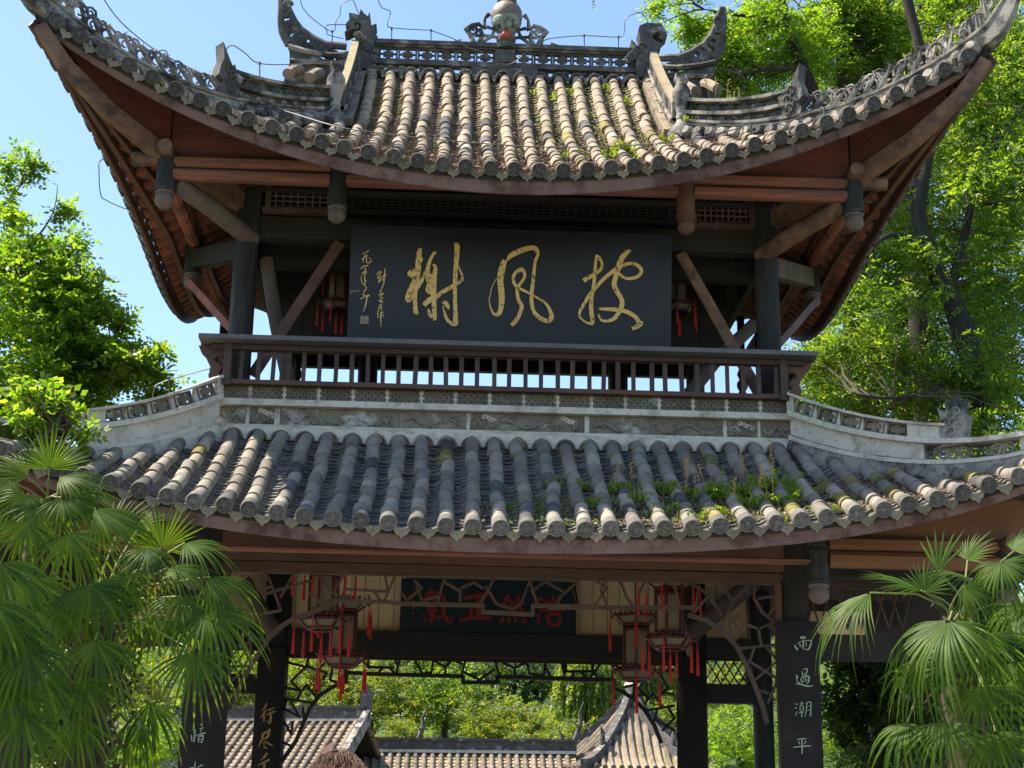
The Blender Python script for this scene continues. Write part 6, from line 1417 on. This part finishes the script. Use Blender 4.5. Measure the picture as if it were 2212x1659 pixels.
def house_mid():
    A, B = at(690, 1622, 36), at(1245, 1628, 36); e = empty('tiled_house', (0, 0, 0), 'long low tiled roof across the middle of the opening', 'house')
    slope(e, A, B, V((0, -.84, -.54)), 5.5, 12); slope(e, A, B, V((0, .84, -.54)), 5.5, 12)
    o = MB().beam(A+V((0, 0, .20)), B+V((0, 0, .20)), .28, .34).build('ridge', M['darkstone'], e); MB().beam(A+V((0, 0, .42)), B+V((0, 0, .42)), .38, .09).build('ridge_cap', M['darkstone'], o); MB().beam(A+V((0, -.17, .02)), B+V((0, -.17, .02)), .10, .10).build('ridge_moulding', M['palestone'], o)
    z1 = A.z-2.6; w_ = MB()
    for s in (-1, 1): w_.box(((A.x+B.x)/2, 36+s*4.1, z1/2), (B.x-A.x, .25, z1))
    w_.build('wall', M['palestone'], e, kind='stuff')
    for px, k in ((905, 1), (1245, 1.2)):
        p = at(px, 1612, 36.2); mb = MB(); mb.tube([p-V((.25*k, 0, .2)), p+V((-.02, 0, .25*k)), p+V((.12*k, 0, .6*k)), p+V((.10*k, 0, .95*k)), p+V((.2*k, 0, 1.25*k))], [.13, .11, .08, .06, .015], 7); mb.tube([p+V((.08*k, 0, .5*k)), p+V((-.08*k, 0, .7*k))], [.05, .01], 6); mb.build('ridge_horn', M['darkstone'], e, True)
house_mid()
def pointed_house():
    P = at(1362, 1500, 37.5); e = empty('pointed_roof_pavilion', (0, 0, 0), 'pavilion with a pointed tiled roof and pale finial seen right of the opening', 'pavilion'); Rr, H = 3.9, 3.3
    hipc = lambda k, t: V((P.x+Rr*t*math.cos(R(60*k)), P.y+Rr*t*math.sin(R(60*k)), P.z-H*(t**.78)+.55*t**4))
    for k in range(6):
        a0, a1 = k, k+1; g = MB(); g.grid(lambda u, v: hipc(a0, max(v, .02)).lerp(hipc(a1, max(v, .02)), u), 8, 10); o = g.build('roof', M['pan_up'], e)
        if 60*k+30 in (210, 270, 330, 150):
            N = 14; c0, c1 = hipc(a0, 1), hipc(a1, 1); ex = (c1-c0).normalized(); L = (c1-c0).length
            for i in range(N):
                s = -.5+(i+.5)/N; t0 = abs(s)*2; pts = []
                for j in range(11):
                    t = lerp(max(t0, .03), 1.0, j/10); u = .5+s/t if t > 0 else .5; u = min(max(u, 0), 1); pts.append(hipc(a0, t).lerp(hipc(a1, t), u)+V((0, 0, .05)))
                if (pts[-1]-pts[0]).length > .3: MB().tube(pts, lambda q: .085*(1+.08*math.sin(q*70)), 7).build('tile_row', M['tile_bg'], o, True)
        h = MB(); pts = [hipc(k, lerp(.02, 1, j/10))+V((0, 0, .14)) for j in range(11)]; h.sweep(pts, [(-.14, -.14), (.14, -.14), (.12, .16), (-.12, .16)]); hr = h.build('hip_ridge', M['darkstone'], e)
        MB().tube([hipc(k, .62)+V((0, 0, .3)), hipc(k, .62)+V((0, 0, .7)), hipc(k, .66)+V((0, 0, 1.0))], [.1, .08, .01], 6).build('hip_horn', M['darkstone'], hr, True)
        z1 = P.z-H-.2; a = R(60*k); c = V((P.x+2.9*math.cos(a), P.y+2.9*math.sin(a), 0)); MB().tube([c, c+V((0, 0, z1))], .14, 10).build('column', M['dark'], e, True)
    MB().lathe([(.3, -.15), (.22, .0), (.12, .1), (.2, .2), (.24, .32), (.16, .45), (.08, .52), (.14, .62), (.1, .74), (.04, .85), (.015, 1.0), (.004, 1.35)], P, 12).build('finial', M['palestone'], e, True)
pointed_house()

# ---------------------------------------------------------------- weeds and litter on the roofs
def on_roof(px, py, sf, y0, y1):
    """the point of a roof slope seen at (px, py)"""
    best = None
    for i in range(161):
        Y = lerp(y0, y1, i/160); p = at(px, py, Y); d = p.z-sf(p.x, Y)
        if best is None or abs(d) < best[0]: best = (abs(d), p)
    return best[1]
def weed(p, h, n, label, seed_heads=0, spread=.16):
    WL[label] = WL.get(label, 0)+1
    if WL[label] > 1: label = label+(', upper' if WL[label] == 2 else ', third')
    e = empty('roof_weed', p, label, 'weed', 'weeds growing between the roof tiles')
    nb = n; az = RNG.uniform(0, 6.28, nb); L = h*RNG.uniform(.35, 1.0, nb); tilt = RNG.uniform(.1, .8, nb); o = np.stack([RNG.normal(0, spread, nb), RNG.normal(0, spread*.5, nb), np.zeros(nb)], 1)
    d = np.stack([np.cos(az)*tilt, np.sin(az)*tilt, np.ones(nb)], 1); d = unit(d); s = unit(np.cross(d, RNG.normal(size=(nb, 3)))); w_ = (.010+.012*RNG.random(nb))[:, None]; Lq = L[:, None]
    m1 = o+d*Lq*.5+np.array([0, 0, .02]); tipp = o+d*Lq+np.array([0, 0, -.25])*Lq*tilt[:, None]
    v = np.stack([o-s*w_*.4, o+s*w_*.4, m1+s*w_, tipp, tipp, m1-s*w_], 1)
    v = np.stack([o, m1+s*w_, tipp, m1-s*w_], 1).reshape(-1, 3)
    P2 = o+d*Lq*RNG.uniform(.2, .9, (nb, 1)); v2, f2 = sprays(P2, 4, h*.22, h*.19, .5, -.1)
    v = np.concatenate([v, v2]); f = np.arange(len(v)).reshape(-1, 4); link('leaves', np_mesh('leaves', v, f, M['weed']), e)
    if seed_heads:
        mb = MB()
        for k in range(seed_heads):
            b = V((RNG.normal(0, spread), RNG.normal(0, .04), 0)); t = b+V((RNG.normal(0, .05), -.02, h*RNG.uniform(1.3, 2.1))); mb.tube([b, b.lerp(t, .5)+V((.01, 0, 0)), t], .004, 4)
            for j in range(5): q = t-V((0, 0, .04*j)); mb.tube([q, q+V((RNG.normal(0, .03), 0, .03))], [.009, .004], 4)
        mb.build('seed_stalk', M['flower'], e, kind='stuff')
    return e
def wlab(p, upper, h):
    ref = 2.3 if upper else 3.3; k = round((ref-p.x)/(SPU if upper else SPL)); y = p.y-(UYC if upper else LYC); hh = 'tall' if h > .25 else 'low' if h < .15 else 'leafy'
    w_ = 'by the eave' if y < .55 else 'midway up' if y < (2.6 if upper else 1.3) else 'near the ridge'; n_ = 'right ridge post' if upper else 'right couplet board'
    return '%s weeds %s, %s row%s %s of the %s' % (hh, w_, ('one two three four five six seven eight nine ten eleven twelve thirteen fourteen fifteen sixteen'.split()+['many']*9)[max(abs(k), 1)-1], '' if abs(k) < 2 else 's', 'left' if k >= 0 else 'right', n_)
WL = {}
LW = [(1130, 1105, .13, 14), (1165, 1085, .12, 12), (1245, 1060, .2, 30), (1290, 1095, .16, 20), (1340, 1070, .24, 40), (1370, 1090, .2, 26), (1440, 1065, .2, 30), (1455, 1110, .16, 22), (1480, 1075, .22, 34), (1545, 1085, .3, 40), (1600, 1075, .3, 40), (1625, 1100, .24, 40), (1660, 1065, .3, 34), (1690, 1095, .22, 30), (1735, 1075, .2, 26), (1560, 1120, .18, 24), (1500, 1125, .14, 18), (1780, 1110, .12, 14), (1830, 1105, .12, 12), (1700, 1130, .14, 16), (1400, 1120, .12, 14)]
for i, (x, y, h, n) in enumerate(LW):
    p = on_roof(x, y, l_surf, -2.8, -.7); weed(p, h*.95, int(n*1.3), wlab(p, False, h), 2 if h > .21 else 0, .08+h*.2)
for x, y, h, n in ((1345, 338, .26, 40), (1330, 345, .16, 20), (1240, 342, .16, 16), (1440, 312, .18, 18), (1395, 348, .12, 12), (1160, 205, .12, 14), (1200, 215, .12, 14), (1235, 205, .14, 14), (1310, 195, .14, 16), (1345, 225, .14, 18)):
    p = on_roof(x, y, u_surf, -1.9, 2.7); weed(p, h, int(n*1.5), wlab(p, True, h), 0, .07)
for x, y, h, n in ((1540, 262, .34, 60), (1575, 272, .30, 50), (1610, 275, .22, 30), (1520, 275, .22, 30), (635, 268, .12, 10)):
    p = on_roof(x, y, u_surf, -1.9, .5); weed(p, h, int(n*1.3), wlab(p, True, h) if x > 1000 else 'small weed under the left hip ridge', 3 if h > .25 else 0, .12)
def scatter(n, xr, yr, sf, m, name, size, label, dens=lambda x, y: 1.0, lift=.03, sp=.2755, off=0.0, flat=.25):
    X = []; 
    while len(X) < n:
        x = random.uniform(*xr); y = random.uniform(*yr)
        if random.random() < dens(x, y):
            k = round((x-off)/sp-.5); xv = (k+.5)*sp+off+random.gauss(0, .045); X.append((xv, y, sf(xv, y)+lift+.5*(xv-(k+.5)*sp-off)**2))
    P = np.array(X); nb = len(P); d = RNG.normal(size=(nb, 3)); d[:, 2] *= flat; d = unit(d); nn = unit(RNG.normal(0, .5, (nb, 3))+np.array([0, -.5, 1.0])); s = unit(np.cross(d, nn)); d = np.cross(nn, s); L = size*RNG.uniform(.5, 1.4, (nb, 1))
    v = np.stack([P-d*L*.5, P+s*L*.3, P+d*L*.5, P-s*L*.3], 1).reshape(-1, 3); return tag(link(name, np_mesh(name, v, np.arange(len(v)).reshape(-1, 4), m)), label, None, None, 'stuff')
sm = lambda a, b, t: max(0, min(1, (t-a)/(b-a)))
scatter(5200, (-2.2, 3.6), (-1.92, 1.2), lambda x, y: u_surf(x, y), M['litter'], 'leaf_litter', .05, 'dry brown leaf litter in the gutters of the upper roof', lambda x, y: (.12+.88*sm(-.5, 1.2, x))*(1-.85*sm(-1.2, 1.0, y)), .035, SPU, -.02)
scatter(1500, (-.2, 2.1), (-.5, 2.7), lambda x, y: u_surf(x, y), M['weed'], 'moss', .024, 'yellow green moss between the tiles of the upper roof', lambda x, y: .15+.85*sm(.2, 1.4, x), .035, SPU, -.02, .8)
scatter(3000, (-1.0, 5.2), (-2.85, -1.6), lambda x, y: l_surf(x, y), M['litter'], 'leaf_litter', .045, 'dry leaf litter along the eave of the lower roof', lambda x, y: .15+.85*sm(.0, 1.5, x), .035, SPL, SPL*.5)
scatter(1500, (.0, 3.6), (-2.8, -2.0), lambda x, y: l_surf(x, y), M['weed'], 'moss', .03, 'moss along the eave of the lower roof', lambda x, y: 1, .035, SPL, SPL*.5, .8)

# ---------------------------------------------------------------- the visitor whose hair shows at the bottom edge
def person():
    hd = at(730, 1680, -10.6); base = V((hd.x, -10.6, .48)); hz = hd.z-.48; e = empty('person', base, 'person with untidy brown hair and a coral clip at the bottom edge, facing the pavilion', 'person'); H = hz+.10; k = H/1.62
    J = {'pel': (0, 0, .92), 'sp': (0, .01, 1.12), 'ch': (0, 0, 1.28), 'nk': (0, .0, 1.40), 'hd': (0, -.0, 1.48), 'sl': (-.16, 0, 1.33), 'el': (-.21, -.02, 1.06), 'wl': (-.20, .06, .83), 'sr': (.16, 0, 1.33), 'er': (.21, -.02, 1.06), 'wr': (.20, .06, .83), 'hl': (-.09, 0, .88), 'kl': (-.10, .02, .48), 'al': (-.10, -.02, .08), 'tl': (-.11, .14, .03), 'hr': (.09, 0, .88), 'kr': (.10, .02, .48), 'ar': (.10, -.02, .08), 'tr': (.11, .14, .03)}
    rad = {'pel': .13, 'sp': .115, 'ch': .125, 'nk': .052, 'hd': .055, 'sl': .062, 'el': .043, 'wl': .030, 'sr': .062, 'er': .043, 'wr': .030, 'hl': .085, 'kl': .058, 'al': .040, 'tl': .035, 'hr': .085, 'kr': .058, 'ar': .040, 'tr': .035}
    names = list(J); E = [('pel', 'sp'), ('sp', 'ch'), ('ch', 'nk'), ('nk', 'hd'), ('ch', 'sl'), ('sl', 'el'), ('el', 'wl'), ('ch', 'sr'), ('sr', 'er'), ('er', 'wr'), ('pel', 'hl'), ('hl', 'kl'), ('kl', 'al'), ('al', 'tl'), ('pel', 'hr'), ('hr', 'kr'), ('kr', 'ar'), ('ar', 'tr')]
    me = bpy.data.meshes.new('body'); me.from_pydata([V(J[n])*k for n in names], [(names.index(a), names.index(b)) for a, b in E], []); o = bpy.data.objects.new('body', me); COL.objects.link(o)
    md = o.modifiers.new('skin', 'SKIN'); o.modifiers.new('sub', 'SUBSURF').levels = 2
    for i, n in enumerate(names): sv = me.skin_vertices[0].data[i]; sv.radius = (rad[n]*k, rad[n]*k*(.75 if n in ('pel', 'sp', 'ch') else 1)); sv.use_root = (n == 'pel')
    dg = bpy.context.evaluated_depsgraph_get(); nm = bpy.data.meshes.new_from_object(o.evaluated_get(dg)); bpy.data.objects.remove(o); nm.name = 'body'; nm.materials.clear()
    for m in ('skin', 'shirt', 'denim'): nm.materials.append(M[m])
    for p in nm.polygons:
        z = p.center.z/k; p.material_index = 1 if (.93 < z < 1.385 and not (abs(p.center.x) > .15*k and z < 1.1)) else 2 if .10 < z <= .93 and abs(p.center.x) < .17*k else 0; p.use_smooth = True
    b = link('body', nm, e); c = V((0, .0, H-.115*k))
    head = MB(); n = 18; vs = []
    head.lathe([(.004, -.118), (.045, -.112), (.062, -.09), (.074, -.05), (.080, -.01), (.083, .03), (.078, .07), (.06, .10), (.03, .118), (.004, .122)], c, 20)
    head.v = [(x, y*1.18 if y > 0 else y*1.1, z) for x, y, z in head.v]
    head.lathe([(.012, -.02), (.014, .0), (.006, .02)], c+V((0, .095, -.01)), 8)
    for s in (-1, 1): head.lathe([(.004, -.01), (.022, -.004), (.026, .004), (.012, .012)], c+V((s*.084, .0, -.005)), 10, axis=(s, -.2, 0)); head.lathe([(.010, -.003), (.008, .003), (.001, .005)], c+V((s*.032, .088, .015)), 8, axis=(0, 1, 0))
    head.tube([c+V((-.024, .083, -.062)), c+V((0, .090, -.060)), c+V((.024, .083, -.062))], .006, 6)
    hd_ = head.build('head', M['skin'], e, True)
    for s in (-1, 1):                                # hands with five fingers
        wv = V((s*.20*k, .06*k, .83*k)); mb = MB(); mb.tube([wv, wv+V((0, .015, -.05)), wv+V((0, .02, -.09))], [.026, .036, .030], 8); mb.build('hand', M['skin'], e, True)
        for q, (L, dx) in enumerate(((.060, -.024), (.072, -.008), (.068, .008), (.052, .023))):
            p = wv+V((dx*.3, .02+dx*.8, -.085)); mb = MB(); mb.tube([p, p+V((-s*.004, .004, -L*.5)), p+V((-s*.018, .010, -L*.95))], [.0095, .009, .007], 7); mb.build('finger', M['skin'], e, True)
        p = wv+V((0, .045, -.04)); MB().tube([p-V((0, .02, 0)), p+V((-s*.006, .012, -.028)), p+V((-s*.012, .012, -.055))], [.012, .010, .008], 7).build('thumb', M['skin'], e, True)
    hr = MB(); hr.lathe([(.098, -.07), (.106, -.02), (.108, .03), (.10, .075), (.078, .108), (.04, .132), (.004, .138)], c+V((0, -.014, 0)), 18)
    hr.v = [(x, (y if y < .03 else .03+(y-.03)*.45), z) for x, y, z in hr.v]
    h0 = hr.build('hair', M['hair'], e, True); st = MB()
    for i in range(900):
        a = RNG.uniform(0, 6.283); el = RNG.uniform(-.1, 1.5); d = V((math.cos(a)*math.cos(el), math.sin(a)*math.cos(el)-.1, math.sin(el))); p = c+V((d.x*.103, d.y*.104-.012, d.z*.128)); t = (V((RNG.normal(0, .35)+d.x*.5, -.6+RNG.normal(0, .3), .25-d.z*.4))-d*.2).normalized()
        L = RNG.uniform(.03, .075); st.tube([p, p+t*L*.4+d*.012, p+t*L+d*RNG.uniform(-.01, .02)-V((0, 0, .02))], [.0022, .0018, .0006], 4)
    st.build('hair_strand', M['hair'], h0, True, kind='stuff')
    q = c+V((-.03, -.05, .145)); MB().prism([q+V(p) for p in ((-.05, 0, -.035), (-.03, 0, -.002), (.0, 0, .022), (.008, 0, .024), (-.004, 0, -.004), (-.03, 0, -.035))], (0, -.02, 0)).build('hair_clip', M['coral'], h0)
person()
